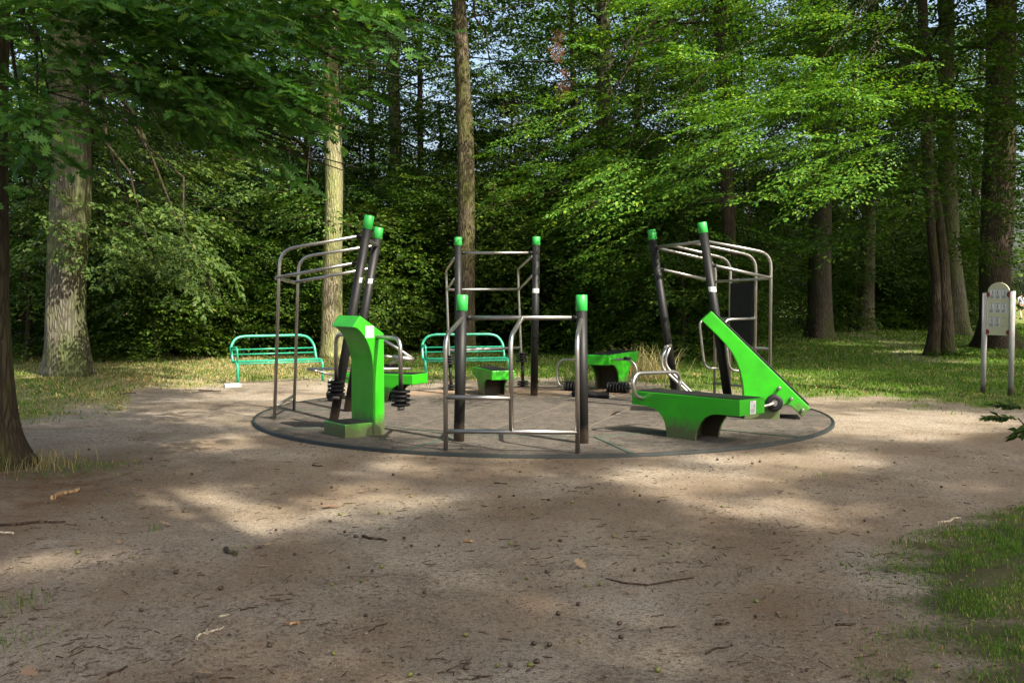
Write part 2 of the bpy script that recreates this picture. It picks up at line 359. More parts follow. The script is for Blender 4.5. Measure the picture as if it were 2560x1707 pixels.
CX, CY, RD = 0.39, 13.79, 3.72
def build_platform():
    m, nt, out = newmat('rubber_tiles'); q = N(nt); v = q.coord()
    n1 = q.noise(v, 1.5, 6, 0.6); n2 = q.noise(v, 45, 5, 0.7); n3 = q.noise(v, 7, 5, 0.65)
    c = q.mix(q.ramp(n3, [(0.35, (0, 0, 0)), (0.7, (1, 1, 1))]), (0.038, 0.035, 0.031), (0.100, 0.086, 0.072))
    c = q.mix(q.ramp(n2, [(0.5, (0, 0, 0)), (0.7, (1, 1, 1))]), c, (0.18, 0.145, 0.11))
    # joints of the square tiles inside
    mp = q.n("Mapping", {"Vector": v, "Rotation": (0, 0, math.radians(20))})
    br = q.n("TexBrick", {"Vector": mp.outputs[0], "Scale": 1.0, "Mortar Size": 0.008, "Mortar Smooth": 0.3, "Brick Width": 1.0, "Row Height": 1.0, "Color1": (0, 0, 0, 1), "Color2": (0, 0, 0, 1), "Mortar": (1, 1, 1, 1)}, offset=0.0)
    sep = q.n("SeparateXYZ", {0: v})
    rr = q.math('SQRT', q.math('ADD', q.math('POWER', sep.outputs[0], 2), q.math('POWER', sep.outputs[1], 2)))
    ins = q.math('LESS_THAN', rr, 2.3)
    c = q.mix(q.math('MULTIPLY', q.math('MULTIPLY', br.outputs[0], ins), 0.4), c, (0.30, 0.24, 0.17))
    # blown sand over the tiles, all over the back rim
    back = q.math('MULTIPLY', q.math('SUBTRACT', sep.outputs[1], 1.9), 0.55)
    edge = q.math('MULTIPLY', q.math('SUBTRACT', rr, 2.7), 0.07, True)
    sf = q.ramp(q.math('ADD', q.math('ADD', q.math('MAXIMUM', back, 0.0), edge), q.math('MULTIPLY', n1, 0.75)), [(0.47, (0, 0, 0)), (0.78, (1, 1, 1))])
    sand = q.mix(n3, (0.19, 0.13, 0.085), (0.31, 0.23, 0.16)); sand = q.mix(q.ramp(n2, [(0.5, (0, 0, 0)), (0.62, (1, 1, 1))]), sand, (0.13, 0.09, 0.06))
    c = q.mix(sf, c, sand)
    p = q.n("BsdfPrincipled", {"Base Color": c, "Roughness": 0.88, "Specular IOR Level": 0.2, "Normal": q.bump(n2, 0.5, 0.01)})
    nt.links.new(p.outputs[0], out.inputs[0])
    pl = bpy.data.objects.new('pavement', None); COL.objects.link(pl); pl.location = (CX, CY, 0); props(pl, kind='structure'); OFF[pl.name] = (CX, CY, 0)
    b = MB(); n = 160
    rim = [A(CX + (RD - 0.02) * math.cos(2 * math.pi * i / n), CY + (RD - 0.02) * math.sin(2 * math.pi * i / n), 0.028) for i in range(n)]
    b.add([(CX, CY, 0.028)] + rim, [(0, i + 1, (i + 1) % n + 1) for i in range(n)]); b.build('tile_field', m, pl, fixn=False)
    mk = paint_mat('kerb_rubber', (0.012, 0.017, 0.014), 0.65, 0, dirt_col=(0.14, 0.11, 0.08), scuff=0.6)
    b = MB(); prof = [(RD + 0.015, -0.02), (RD + 0.015, 0.030), (RD + 0.008, 0.038), (RD - 0.018, 0.038), (RD - 0.024, 0.02)]
    vs = []; fs = []
    for i in range(n):
        a = 2 * math.pi * i / n
        for r, z in prof: vs.append((CX + r * math.cos(a), CY + r * math.sin(a), z))
    k = len(prof)
    for i in range(n):
        for j in range(k - 1): fs.append((i * k + j, ((i + 1) % n) * k + j, ((i + 1) % n) * k + j + 1, i * k + j + 1))
    b.add(vs, fs, True); b.build('kerb', mk, pl)
    ms = paint_mat('seam_strip', (0.050, 0.072, 0.052), 0.7, 0, dirt_col=(0.15, 0.12, 0.09), scuff=0.9)
    b = MB(); n10 = 10; ri = 2.46
    for i in range(n10):
        a = math.radians(210.5 + 36 * i); d = A(math.cos(a), math.sin(a), 0); s = A(-d[1], d[0], 0)
        if -0.35 < math.sin(a) * RD + 0 or True:
            if d[1] < 0.45:
                b.box(A(CX, CY, 0.031) + d * (ri + RD - 0.05) / 2, RD - 0.05 - ri, 0.045, 0.010, d, s)
    for i in range(n10):
        a = math.radians(210.5 + 36 * i); a2 = a + math.radians(36)
        p0 = A(CX + ri * math.cos(a), CY + ri * math.sin(a), 0.0305); p1 = A(CX + ri * math.cos(a2), CY + ri * math.sin(a2), 0.0305)
        if (p0[1] + p1[1]) / 2 < CY + 1.1:
            d = unit(p1 - p0); b.box((p0 + p1) / 2, np.linalg.norm(p1 - p0), 0.035, 0.007, d, (-d[1], d[0], 0))
    b.build('seam_strip', ms, pl)
build_platform()
ZP = 0.028   # top of the rubber tiles

# ---------------------------------------------------------------- fitness equipment
def post(t, base, top, r=0.0575, cap=0.17, stick=None, sa=(215, 330)):
    base = np.array(base, float); top = np.array(top, float); base[2] = 0.0
    d = unit(top - base); b = MB(); b.cyl(base, top - d * cap, r, 28); p = b.build('post', MT['black'], t)
    c = MB(); e = 0.006
    c.sweep([top - d * cap, top - d * (cap - 0.003), top - d * e, top], [r + 0.001, r + 0.004, r + 0.004, r - 0.004], 28); c.build('cap', MT['cap'], p)
    if stick is not None:
        for z in stick:
            q = base + d * ((z - base[2]) / d[2])
            s = MB(); ang0, ang1 = math.radians(sa[0]), math.radians(sa[1]); k = 8; vs = []
            for hh in (0, 0.065):
                for i in range(k + 1):
                    a = ang0 + (ang1 - ang0) * i / k
                    vs.append(q + d * hh + A(math.cos(a), math.sin(a), 0) * (r + 0.0025))
            s.add(vs, [(i, i + 1, k + 2 + i, k + 1 + i) for i in range(k)], True)
            so = s.build('sticker', MT['sticker'], p, fixn=False)
            s2 = MB()
            for zz in (0.014, 0.026, 0.038, 0.050):
                vs = []
                for hh in (zz, zz + 0.005):
                    for i in range(5):
                        a = math.radians(sa[0] + 6 + (sa[1] - sa[0] - 12) * i / 4); vs.append(q + d * hh + A(math.cos(a), math.sin(a), 0) * (r + 0.0035))
                s2.add(vs, [(i, i + 1, 6 + i, 5 + i) for i in range(4)], True)
            s2.build('print', MT['inkpale'], p, fixn=False)
    return d
def collar(b, a, c, r):
    a = np.array(a, float); c = np.array(c, float); d = unit(c - a)
    return (a, a + d * 0.07, r)
def bar(t, a, c, r=0.0205, cols=(1, 1), name='crossbar', mat='steel'):
    a = np.array(a, float); c = np.array(c, float)
    b = MB(); b.cyl(a, c, r, 14); o = b.build(name, MT[mat], t)
    d = unit(c - a)
    if cols[0]: MB().cyl(a, a + d * 0.07, r + 0.004, 14).build('collar', MT['rubber'], o)
    if cols[1]: MB().cyl(c - d * 0.07, c, r + 0.004, 14).build('collar', MT['rubber'], o)
    return o
def tubeo(t, pts, r=0.0215, fillet=0.1, name='tube', mat='steel'):
    b = MB(); b.tube(pts, r, fillet); return b.build(name, MT[mat], t)
def weights(t, a, b_, n, r=0.105, th=0.024, name='weight_disc', hub=0.035):
    a = np.array(a, float); b_ = np.array(b_, float); d = unit(b_ - a); L = np.linalg.norm(b_ - a)
    h = MB(); h.cyl(a, b_, hub, 16); h.build('weight_sleeve', MT['rubber'], t)
    for i in range(n):
        c = a + d * (th / 2 + (L - th) * i / max(n - 1, 1))
        m = MB(); e = th / 2
        m.sweep([c - d * e, c - d * e * .99, c - d * e * .55, c + d * e * .55, c + d * e * .99, c + d * e], [r * .6, r * .9, r, r, r * .9, r * .6], 28)
        m.build(name, MT['rubber'], t)
def sticker_panel(t, o, ux, uz, w, h, n, fig=1):
    """flat pictogram sticker: o centre, ux right, uz up, n outward"""
    o = np.array(o, float); ux, uz, n = unit(ux), unit(uz), unit(n)
    b = MB(); b.box(o + n * 0.0015, w, h, 0.003, ux, uz, n); s = b.build('sticker', MT['sticker'], t)
    q = MB(); z = n * 0.0038
    def R(x0, x1, y0, y1, th=0.001): q.box(o + z + ux * (x0 + x1) / 2 * w + uz * (y0 + y1) / 2 * h, (x1 - x0) * w, (y1 - y0) * h, th, ux, uz, n)
    for i in range(5): R(-0.38, 0.25, -0.40 + i * 0.055, -0.385 + i * 0.055 + 0.01)
    R(-0.42, 0.42, -0.13, -0.115)
    for cx in ((-0.2,) if fig == 0 else (-0.22, 0.12, 0.30)):
        R(cx - 0.03, cx + 0.03, 0.28, 0.34); R(cx - 0.045, cx + 0.045, 0.12, 0.26); R(cx - 0.04, cx - 0.01, -0.05, 0.12); R(cx + 0.01, cx + 0.04, -0.05, 0.12)
    R(-0.40, 0.1, 0.41, 0.44)
    q.build('print', MT['ink'], s)
    return s

# --- front push-up frame (low, nearest)
def front_frame():
    a0, b0 = G(1147, 1102, ZP), G(1458, 1107, ZP)
    a1, b1 = W(1156, 737, a0[1]), W(1453.6, 737, b0[1])
    t = thing('push_up_station', 'low front exercise frame with two short black posts, green caps and three bent steel uprights', 'exercise frame', (a0 + b0) / 2 * A(1, 1, 0))
    post(t, a0, a1); post(t, b0, b1)
    bar(t, W(1163, 794, a0[1] - .005), W(1447, 794, b0[1] - .005), 0.0225)
    l0 = G(1114.5, 1126, ZP); r0 = G(1444, 1133, ZP); Yl, Yr = l0[1], r0[1]; Ym = (Yl + Yr) / 2
    m0 = W(1278, 1078, Ym)
    for (p0, bx, by, tx, ty, Yb, Yt) in ((l0, 1113.5, 842, 1155, 797, Yl, a0[1] - .05), (m0, 1277, 842, 1304, 796, Ym, (a0[1] + b0[1]) / 2 - .01), (r0, 1443, 842, 1453, 800, Yr, b0[1] - .05)):
        base = p0.copy()
        if by and p0 is not m0: base[2] = 0.0
        tubeo(t, [base, W(bx, by, Yb), W(tx, ty, Yt)], 0.0235, 0.14, 'upright')
    bar(t, W(1116, 1078, Yl), W(1443, 1080, Yr), 0.0235, (0, 0), 'rail')
    bar(t, W(1116, 992.5, Yl), W(1276, 995, Ym), 0.0235, (0, 0), 'rail')
front_frame()

# --- rear central pull-up frame with hanging weights
def back_frame():
    b0 = G(1335, 988, ZP); Yb = b0[1]; a0 = W(1146, 987, Yb + .05)
    a1, b1 = W(1145.6, 593, a0[1]), W(1341, 592, Yb)
    t = thing('pull_up_station', 'tall central rear pull-up frame with two upright black posts and sliding weights on rods', 'exercise frame', (a0 + b0) / 2 * A(1, 1, 0))
    post(t, a0, a1, cap=0.13); post(t, b0, b1, cap=0.13, stick=[1.62])
    bar(t, W(1152, 632.5, a0[1]), W(1333, 632, Yb), 0.0215)
    YL, YR = 17.0, 17.7
    gl, gr = W(1128, 985, YL), W(1307, 975, YR); gl[2] = gr[2] = 0.0
    L = [W(1137, 645, a0[1]), W(1115.5, 676, YL), W(1117, 724, YL), W(1122, 868, YL), gl]
    R_ = [W(1331, 641, Yb), W(1295, 673, YR), W(1296.5, 724, YR), W(1302, 862, YR), gr]
    tubeo(t, L, 0.02, 0.1, 'upright'); tubeo(t, R_, 0.02, 0.1, 'upright')
    bar(t, W(1117, 724, YL), W(1297, 723, YR), 0.02, (0, 0), 'rail')
    bar(t, W(1296.5, 724, YR), W(1331, 690, Yb), 0.02, (0, 0), 'brace'); bar(t, W(1117, 724, YL), W(1137, 697, a0[1]), 0.02, (0, 0), 'brace')
    bar(t, W(1124, 876, YL), W(1301, 869, YR), 0.024, (0, 0), 'handlebar')
    weights(t, W(1123, 887, YL), W(1123, 910, YL), 4, 0.098); weights(t, W(1304, 881, YR), W(1304, 904.5, YR), 4, 0.098)
    weights(t, gl + A(0, 0, .01), gl + A(0, 0, .12), 3, 0.098); weights(t, gr + A(0, 0, .01), gr + A(0, 0, .12), 3, 0.098)
    MB().cyl(W(1125, 911, YL), gl + A(0, 0, .12), 0.027).build('rod_sleeve', MT['black'], t); MB().cyl(W(1305.5, 905, YR), gr + A(0, 0, .12), 0.027).build('rod_sleeve', MT['black'], t)
back_frame()

# --- left chin-up frame with leaning posts
def left_frame():
    p0, q0 = G(833, 1051, ZP), G(868, 1028, ZP)
    p1, q1 = W(924, 539, p0[1]), W(947.6, 569, q0[1])
    t = thing('chin_up_station', 'left chin-up frame with leaning black posts and long steel rails bending down to the left', 'exercise frame', (p0 + q0) / 2 * A(1, 1, 0))
    Yn, Yf = p0[1], q0[1]
    dp = post(t, p0, p1, stick=[1.74], sa=(292, 330)); post(t, q0, q1, cap=0.15, stick=[1.74], sa=(255, 315))
    n0, f0 = G(686, 1053, 0), G(735, 1029, 0)
    tubeo(t, [W(908, 589, Yn), W(700, 624.5, n0[1]), n0], 0.021, 0.2, 'upper_rail')
    tubeo(t, [W(934, 615, Yf), W(747, 643, f0[1]), f0], 0.021, 0.2, 'upper_rail')
    tubeo(t, [W(898, 656, Yn), W(690, 694, n0[1])], 0.021, 0.1, 'lower_rail')
    tubeo(t, [W(922, 672, Yf), W(737, 705.5, f0[1])], 0.021, 0.1, 'lower_rail')
    bar(t, W(690, 696, n0[1]), W(737, 706, f0[1]), 0.019, (0, 0), 'rail'); bar(t, W(690, 1015, n0[1]), W(735, 989, f0[1]), 0.021, (0, 0), 'rail')
    bar(t, W(914, 596, Yn), W(943, 614, Yf), 0.0215, (0, 0), 'chin_bar')
    for a, c in (((908, 589), (893, 591.6)), ((898, 656), (882, 659))):
        b = MB(); b.cyl(W(*a, Yn), W(*c, Yn), 0.0255); b.build('collar', MT['rubber'], t)
left_frame()

# --- right chin-up frame with leg-raise backrest
def right_frame():
    q2 = A((1829 - 1280) / F * 13.6, 13.6, 0); q1 = A((1695 - 1280) / F * 14.8, 14.8, 0)
    t2, t1 = W(1754.5, 556, 13.6), W(1628.5, 574.5, 14.8)
    t = thing('chin_up_station', 'right chin-up frame with leaning black posts, four curved steel tubes and a black backrest panel', 'exercise frame', (q1 + q2) / 2)
    post(t, q1, t1, cap=0.14); post(t, q2, t2, cap=0.14, stick=[1.63])
    V1, V4 = A(3.47, 13.96, 0), A(2.96, 15.155, 0); dv = unit(V4 - V1)
    def on(px, py): return PL(V1, dv, px, py)
    V2, V3 = on(1888.5, 800) * A(1, 1, 0), on(1825, 800) * A(1, 1, 0)
    nrm = A(dv[1], -dv[0], 0)                    # pointing outward (right)
    if nrm[0] < 0: nrm = -nrm
    c2, c1 = W(1764, 603, 13.6), W(1638, 619, 14.8)
    bar(t, c1, c2, 0.0215, (1, 1), 'chin_bar')
    cz = lambda V, py: A(V[0], V[1], PL(V1, dv, proj(V[0], V[1])[0], py)[2])
    sp = lambda f: c2 + (c1 - c2) * f
    ends = [(V1, c2, 634, V1), (V2, sp(0.25), 641, V2), (V3, sp(0.66), 649, V3), (V4, c1, 653, V4)]
    lowz = on(1793, 958)[2]
    for i, (V, s0, py, _) in enumerate(ends):
        top = cz(V, py); base = A(V[0], V[1], 0.0 if i in (0, 3) else lowz)
        tubeo(t, [s0, top, base], 0.021, 0.2, 'ladder_tube')
    bar(t, W(1777, 662, 13.6), cz(V1, 695), 0.021, (1, 0), 'lower_rail'); bar(t, W(1648, 672, 14.8), cz(V4, 704), 0.021, (1, 0), 'lower_rail')
    bar(t, cz(V1, 696), cz(V4, 704), 0.019, (0, 0), 'rail'); bar(t, cz(V1, 972), cz(V4, 958), 0.019, (0, 0), 'rail')
    bar(t, cz(V1, 872), cz(V4, 865), 0.019, (0, 0), 'rail')
    b = MB(); c = (V2 + V3) / 2; zt, zb = cz(V2, 707)[2], cz(V2, 862)[2]
    b.box(A(c[0], c[1], (zt + zb) / 2) - nrm * 0.02, 0.80 * np.linalg.norm(V2 - V3) + .03, 0.035, zt - zb, dv, nrm); b.build('backrest', MT['rubber'], t, 0.01)
    for V in (V2, V3):
        za, zb_ = cz(V3, 796)[2] if V is V3 else cz(V2, 796)[2], cz(V3, 919)[2] if V is V3 else cz(V2, 925)[2]
        o = -nrm
        tubeo(t, [A(V[0], V[1], za), A(V[0], V[1], za - .01) + o * .52, A(V[0], V[1], zb_) + o * .42, A(V[0], V[1], zb_)], 0.019, 0.12, 'dip_handle')
right_frame()

# --- green lifting machine (front left)
def lift_machine():
    v = unit(A(.80, .60, 0)); u = unit(A(.60, -.80, 0)); o = G(862.5, 1095, ZP)
    t = thing('lifting_machine', 'green hooked lifting machine with a foot step and disc weights hanging on both side handles', 'exercise machine', o * A(1, 1, 0))
    P = lambda px, py: PL(o, v, px, py)
    bot = P(962, 1083); w = 0.51
    ext = -u * w
    col_l = P(933, 1051)
    prof = [P(881, 818.6), P(900.5, 789), P(960.5, 834), A(bot[0], bot[1], 0), A(col_l[0], col_l[1], 0), P(932.6, 1000), P(932.4, 930), P(931.5, 905), P(929, 888), P(924, 870), P(917, 853), P(909, 839), P(900, 828), P(891, 821)]
    prof[1] = prof[1]
    b = MB(); b.prism(prof, ext); body = b.build('body', MT['green'], t, 0.012, seg=3)
    # foot step
    z = PL(o, v, 862.5, 1062)[2]; s0 = o * A(1, 1, 0); s1 = col_l * A(1, 1, 0)
    L = np.linalg.norm(s1 - s0)
    b = MB(); b.box((s0 + s1) / 2 + A(0, 0, z / 2) + ext / 2 - v * 0.001, L - 0.006, w, z, v, u); b.build('step', MT['green'], t, 0.006)
    b = MB(); b.box((s0 + s1) / 2 + A(0, 0, z + .002) + ext / 2, L - .06, w - .08, .005, v, u); b.build('tread', MT['rubber'], t)
    sn = P(943, 842)
    H = PL(sn, u, 1001, 842); zt = sn[2]
    nb = PL(sn, u, 1001, 975); tubeo(t, [sn - u * .02, A(H[0], H[1], zt), A(H[0], H[1], nb[2] - .01)], 0.0235, 0.13, 'handle')
    zb = PL(sn, u, 1000, 1014)[2]
    weights(t, A(H[0], H[1], nb[2]), A(H[0], H[1], zb), 4, 0.104, 0.028, hub=.062); b = MB(); b.cyl(A(H[0], H[1], zb - .045), A(H[0], H[1], zb), 0.04, 8); b.build('end_nut', MT['steel'], t)
    fn = sn + ext; H2 = fn - u * .48
    tubeo(t, [fn + u * .02, A(H2[0], H2[1], zt), A(H2[0], H2[1], nb[2])], 0.0235, 0.13, 'handle')
    weights(t, A(H2[0], H2[1], nb[2]), A(H2[0], H2[1], zb), 4, 0.104, 0.028, hub=.062); b = MB(); b.cyl(A(H2[0], H2[1], zb - .045), A(H2[0], H2[1], zb), 0.04, 8); b.build('end_nut', MT['steel'], t)
    c = P(924, 829.5); a_, b_ = P(914, 830), P(935, 830)
    sticker_panel(body, c + u * .001, v, (0, 0, 1), np.linalg.norm(a_ - b_) * 1.0, 0.128, u, 1)
lift_machine()

def bench_body(t, o, v, prof_px, w, wd, base_idx, arch=(3, 10), depth=.15, pad=True, pin=0.03, bev=0.016):
    prof = [PL(o, v, *p) for p in prof_px]
    for i in base_idx: prof[i][2] = 0.0
    # one folded sheet: full profile, hollow between its two side cheeks under the near arch
    a, c = prof[0], prof[1]; th = .03; d = unit((c - a) * A(1, 1, 0)); n = len(prof); W_ = wd * w; e0, e1 = wd * th, wd * (w - th)
    ar = list(range(arch[0], arch[1] + 1)); V_, F_, M_ = [], [], []
    def quad(p, q, r, t_, m=0): k = len(V_); V_.extend([p, q, r, t_]); F_.append((k, k + 1, k + 2, k + 3)); M_.append(m)
    V_ += [p for p in prof] + [p + W_ for p in prof]; F_ += [tuple(range(n)), tuple(range(2 * n - 1, n - 1, -1))]; M_ += [0, 0]
    for i in range(n):
        p, q = prof[i], prof[(i + 1) % n]
        if i in ar[:-1]:
            quad(p, q, q + e0, p + e0); quad(p + e1, q + e1, q + W_, p + W_)
            ps, qs = p - d * depth, q - d * depth
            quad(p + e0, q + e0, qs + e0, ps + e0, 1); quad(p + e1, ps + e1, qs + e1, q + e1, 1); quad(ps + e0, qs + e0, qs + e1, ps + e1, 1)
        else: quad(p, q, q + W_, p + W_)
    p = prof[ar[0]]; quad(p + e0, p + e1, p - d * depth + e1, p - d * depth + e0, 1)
    b = MB(); b.add(V_, F_); body = b.build('body', MT['green'], t, fixn=False)
    bm = bmesh.new(); bm.from_mesh(body.data); bm.faces.ensure_lookup_table()
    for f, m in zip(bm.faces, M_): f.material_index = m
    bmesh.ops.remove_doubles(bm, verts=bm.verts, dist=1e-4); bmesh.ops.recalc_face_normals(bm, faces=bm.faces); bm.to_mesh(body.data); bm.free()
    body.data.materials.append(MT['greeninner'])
    bb = body.modifiers.new('bevel', 'BEVEL'); bb.width = min(bev, .012); bb.segments = 2; bb.limit_method = 'ANGLE'; bb.angle_limit = math.radians(40)
    if pad:
        a, c = prof[0], prof[1]
        z = max(a[2], c[2]); d = unit((c - a) * A(1, 1, 0)); L = np.linalg.norm((c - a)[:2])
        m = (a + c) / 2 + wd * w / 2; m[2] = (a[2] + c[2]) / 2
        dd = unit(c - a)
        k = MB(); k.box(m + A(0, 0, .003), L - 2 * pin, w - 2 * pin, 0.008, dd, wd, np.cross(dd, wd)); k.build('pad', MT['rubber'], t)
    return body, prof

# --- front right bench
def front_bench():
    v = unit(A(.686, -.727, 0)); w = A(-v[1], v[0], 0)
    o = G(1737, 1101, ZP)
    t = thing('exercise_bench', 'green flat bench in front with a curved steel handle over its left end', 'exercise bench', o * A(1, 1, 0))
    c = PL(o, v, 1849, 1001); wd = np.linalg.norm((PL(c, w, 1911, 995) - c)[:2])
    pp = [(1580, 977), (1849, 1001), (1849, 1040.6), (1822, 1038.5), (1795, 1035.5), (1775, 1037), (1760, 1045), (1749, 1058), (1741, 1075), (1738, 1090), (1737, 1101), (1666, 1093), (1665.5, 1078), (1662, 1057), (1655, 1041), (1645, 1028), (1632, 1019), (1615, 1015), (1580, 1010)]
    body, prof = bench_body(t, o, v, pp, wd, w, (10, 11), (3, 10), .23, bev=0.02)
    s = PL(o, v, 1606.6, 996.5)
    H = [s + w * .02] + [PL(s, w, *p) for p in ((1588, 991), (1581, 955), (1592, 933), (1640, 931), (1690, 929), (1701, 945), (1697, 975))]
    tubeo(t, H, 0.0215, 0.12, 'handle')
    e0 = PL(c, w, 1882, 1018)
    sticker_panel(body, e0 + v * .001, w, (0, 0, 1), 0.105, 0.14, v, 1)
front_bench()

def incline_board():
    v = unit(A(.985, -.17, 0)); w = A(-v[1], v[0], 0); o = G(1949, 1048, ZP)
    t = thing('incline_board', 'steep green sit-up board with a curved lever, black disc weight and three round bolts', 'exercise machine', o * A(1, 1, 0))
    P = lambda *p: PL(o, v, *p)
    pp = [(1753.5, 801), (1778.8, 778), (2027.5, 1021), (2005, 1042), (1986, 1023), (1977, 1015), (1968, 1012), (1960, 1013), (1953, 1018), (1949.5, 1027), (1949, 1048), (1860, 1048), (1859.5, 990), (1856, 955), (1849, 925), (1841, 904), (1829, 881), (1811, 858), (1792, 838)]
    prof = [P(*p) for p in pp]; prof[10][2] = prof[11][2] = 0.0; wd = 0.46
    b = MB(); b.prism(prof, w * wd); b.build('body', MT['green'], t, 0.012, seg=3)
    a, c = prof[1], prof[2]; d = unit(c - a); up = unit(np.cross(d, w)); up = up if up[2] > 0 else -up
    b = MB(); b.box((a + c) / 2 + w * wd / 2 + up * .012, np.linalg.norm(c - a) - .1, wd - .02, .03, d, w, up); b.build('pad', MT['rubber'], t, .006)
    for p in ((1948, 969.5), (1978, 996), (2006, 1024)):
        q = P(*p); b = MB(); b.sweep([q, q - w * .055, q - w * .06], [.021, .021, .017], 18); b.build('bolt', MT['steel'], t)
    q = P(1935, 1006); b = MB(); r = .107
    b.sweep([q - w * .02, q - w * .021, q - w * .03, q - w * .06, q - w * .068, q - w * .07], [r * .6, r * .95, r, r, r * .95, r * .6], 32); b.build('weight_disc', MT['rubber'], t)
    b = MB(); b.sweep([q - w * .07, q - w * .09], [.038, .036], 20); b.build('hub', MT['steel'], t)
    # lever: two parallel tubes to a T grip
    Yn = q[1] - .10
    A1 = [W(*p, Yn) for p in ((1666, 866), (1653, 900), (1657, 922), (1703, 964), (1752, 1012), (1911, 1016), (1935, 1008))]
    tubeo(t, A1, 0.0195, 0.12, 'lever'); q2 = P(1744, 990)
    sh = w * .28; A2 = [p + sh for p in A1[:-2]]
    A2 = [W(*p, Yn + .28) for p in ((1676, 864), (1663, 898), (1667, 918), (1718, 970), (1757, 1008))]
    tubeo(t, A2, 0.0195, 0.12, 'lever')
    bar(t, A1[0] - w * .12, A2[0] + w * .05, 0.021, (0, 0), 'grip')
    bar(t, A1[4] - w * .02, A1[4] + w * .4, 0.03, (0, 0), 'pivot')
    p = A1[4].copy(); b = MB(); b.cyl(A(p[0], p[1] + .15, 0), A(p[0], p[1] + .15, p[2]), 0.04); b.build('pivot_post', MT['black'], t)
    c = W(1744, 996, Yn + .42); b = MB(); b.sweep([c, c + w * .001, c + w * .03, c + w * .031], [.06, .1, .1, .06], 28); b.build('weight_disc', MT['rubber'], t)
incline_board()

def small_bench():
    v = unit(A(.326, -.945, 0)); w = A(-v[1], v[0], 0)
    o = W(1229, 927, 15.7) * A(1, 1, 0)
    t = thing('exercise_bench', 'small green bench with a black top standing in the middle under the rear pull-up frame', 'exercise bench', o)
    pp = [(1180.5, 916), (1229, 927), (1229, 951), (1219, 948), (1213.5, 950), (1210, 958), (1208.6, 970), (1208.6, 1000), (1196.5, 990), (1195.5, 972), (1193, 955), (1189, 943), (1180.5, 936)]
    bench_body(t, o, v, pp, 0.37, w, (7, 8), (3, 7), .17)
small_bench()

def tall_bench():
    v = unit(A(-.439, -.898, 0)); w = unit(A(-.898, .439, 0))      # w runs left along the near end
    o = W(1522, 888, 16.5) * A(1, 1, 0)
    t = thing('exercise_bench', 'tall green bench at the back right with stacks of black disc weights on both sides', 'exercise bench', o)
    pp = [(1596, 877), (1522, 888), (1522, 914), (1530, 911.5), (1537, 914), (1543, 922), (1547, 933), (1549, 950), (1549, 986), (1570, 985), (1571, 941), (1572.5, 929), (1576, 915), (1583, 905), (1596, 902)]
    bench_body(t, o, v, pp, 0.44, w, (8, 9), (3, 8), .26)
    c = W(1522, 899, 16.62); 
    Q = lambda px, py: PL(c, w, px, py)
    R_ = [Q(1500, 899), Q(1574, 898), Q(1591, 915), Q(1592, 950), Q(1585, 966), Q(1568, 969.5)]
    L = [Q(1494, 899), Q(1405, 898.5), Q(1393, 915), Q(1392.5, 945), Q(1398, 964), Q(1416, 967.5)]
    tubeo(t, R_, 0.019, 0.1, 'handle'); tubeo(t, L, 0.019, 0.1, 'handle')
    weights(t, Q(1570, 969.5), Q(1520, 969.5), 7, 0.098, 0.034, hub=.06); weights(t, Q(1414, 967.5), Q(1464, 968), 7, 0.098, 0.034, hub=.06)
    b = MB(); b.cyl(Q(1560, 896), Q(1577, 896.5), 0.028); b.build('grip', MT['rubber'], t)
    k = G(1521, 996, ZP); d = unit(w); b = MB(); p = k * A(1, 1, 0) + A(0, 0, .075); b.cyl(p, p + d * .58, 0.047); b.build('roller', MT['rubber'], t)
    b = MB(); b.cyl(p - d * .03, p, 0.02); b.cyl(p * A(1, 1, 0) - d * .02, p - d * .02, 0.012); b.cyl(p * A(1, 1, 0) + d * .6, p + d * .6, 0.012); b.cyl(p + d * .58, p + d * .61, 0.02); b.build('roller_bracket', MT['steel'], t)
tall_bench()

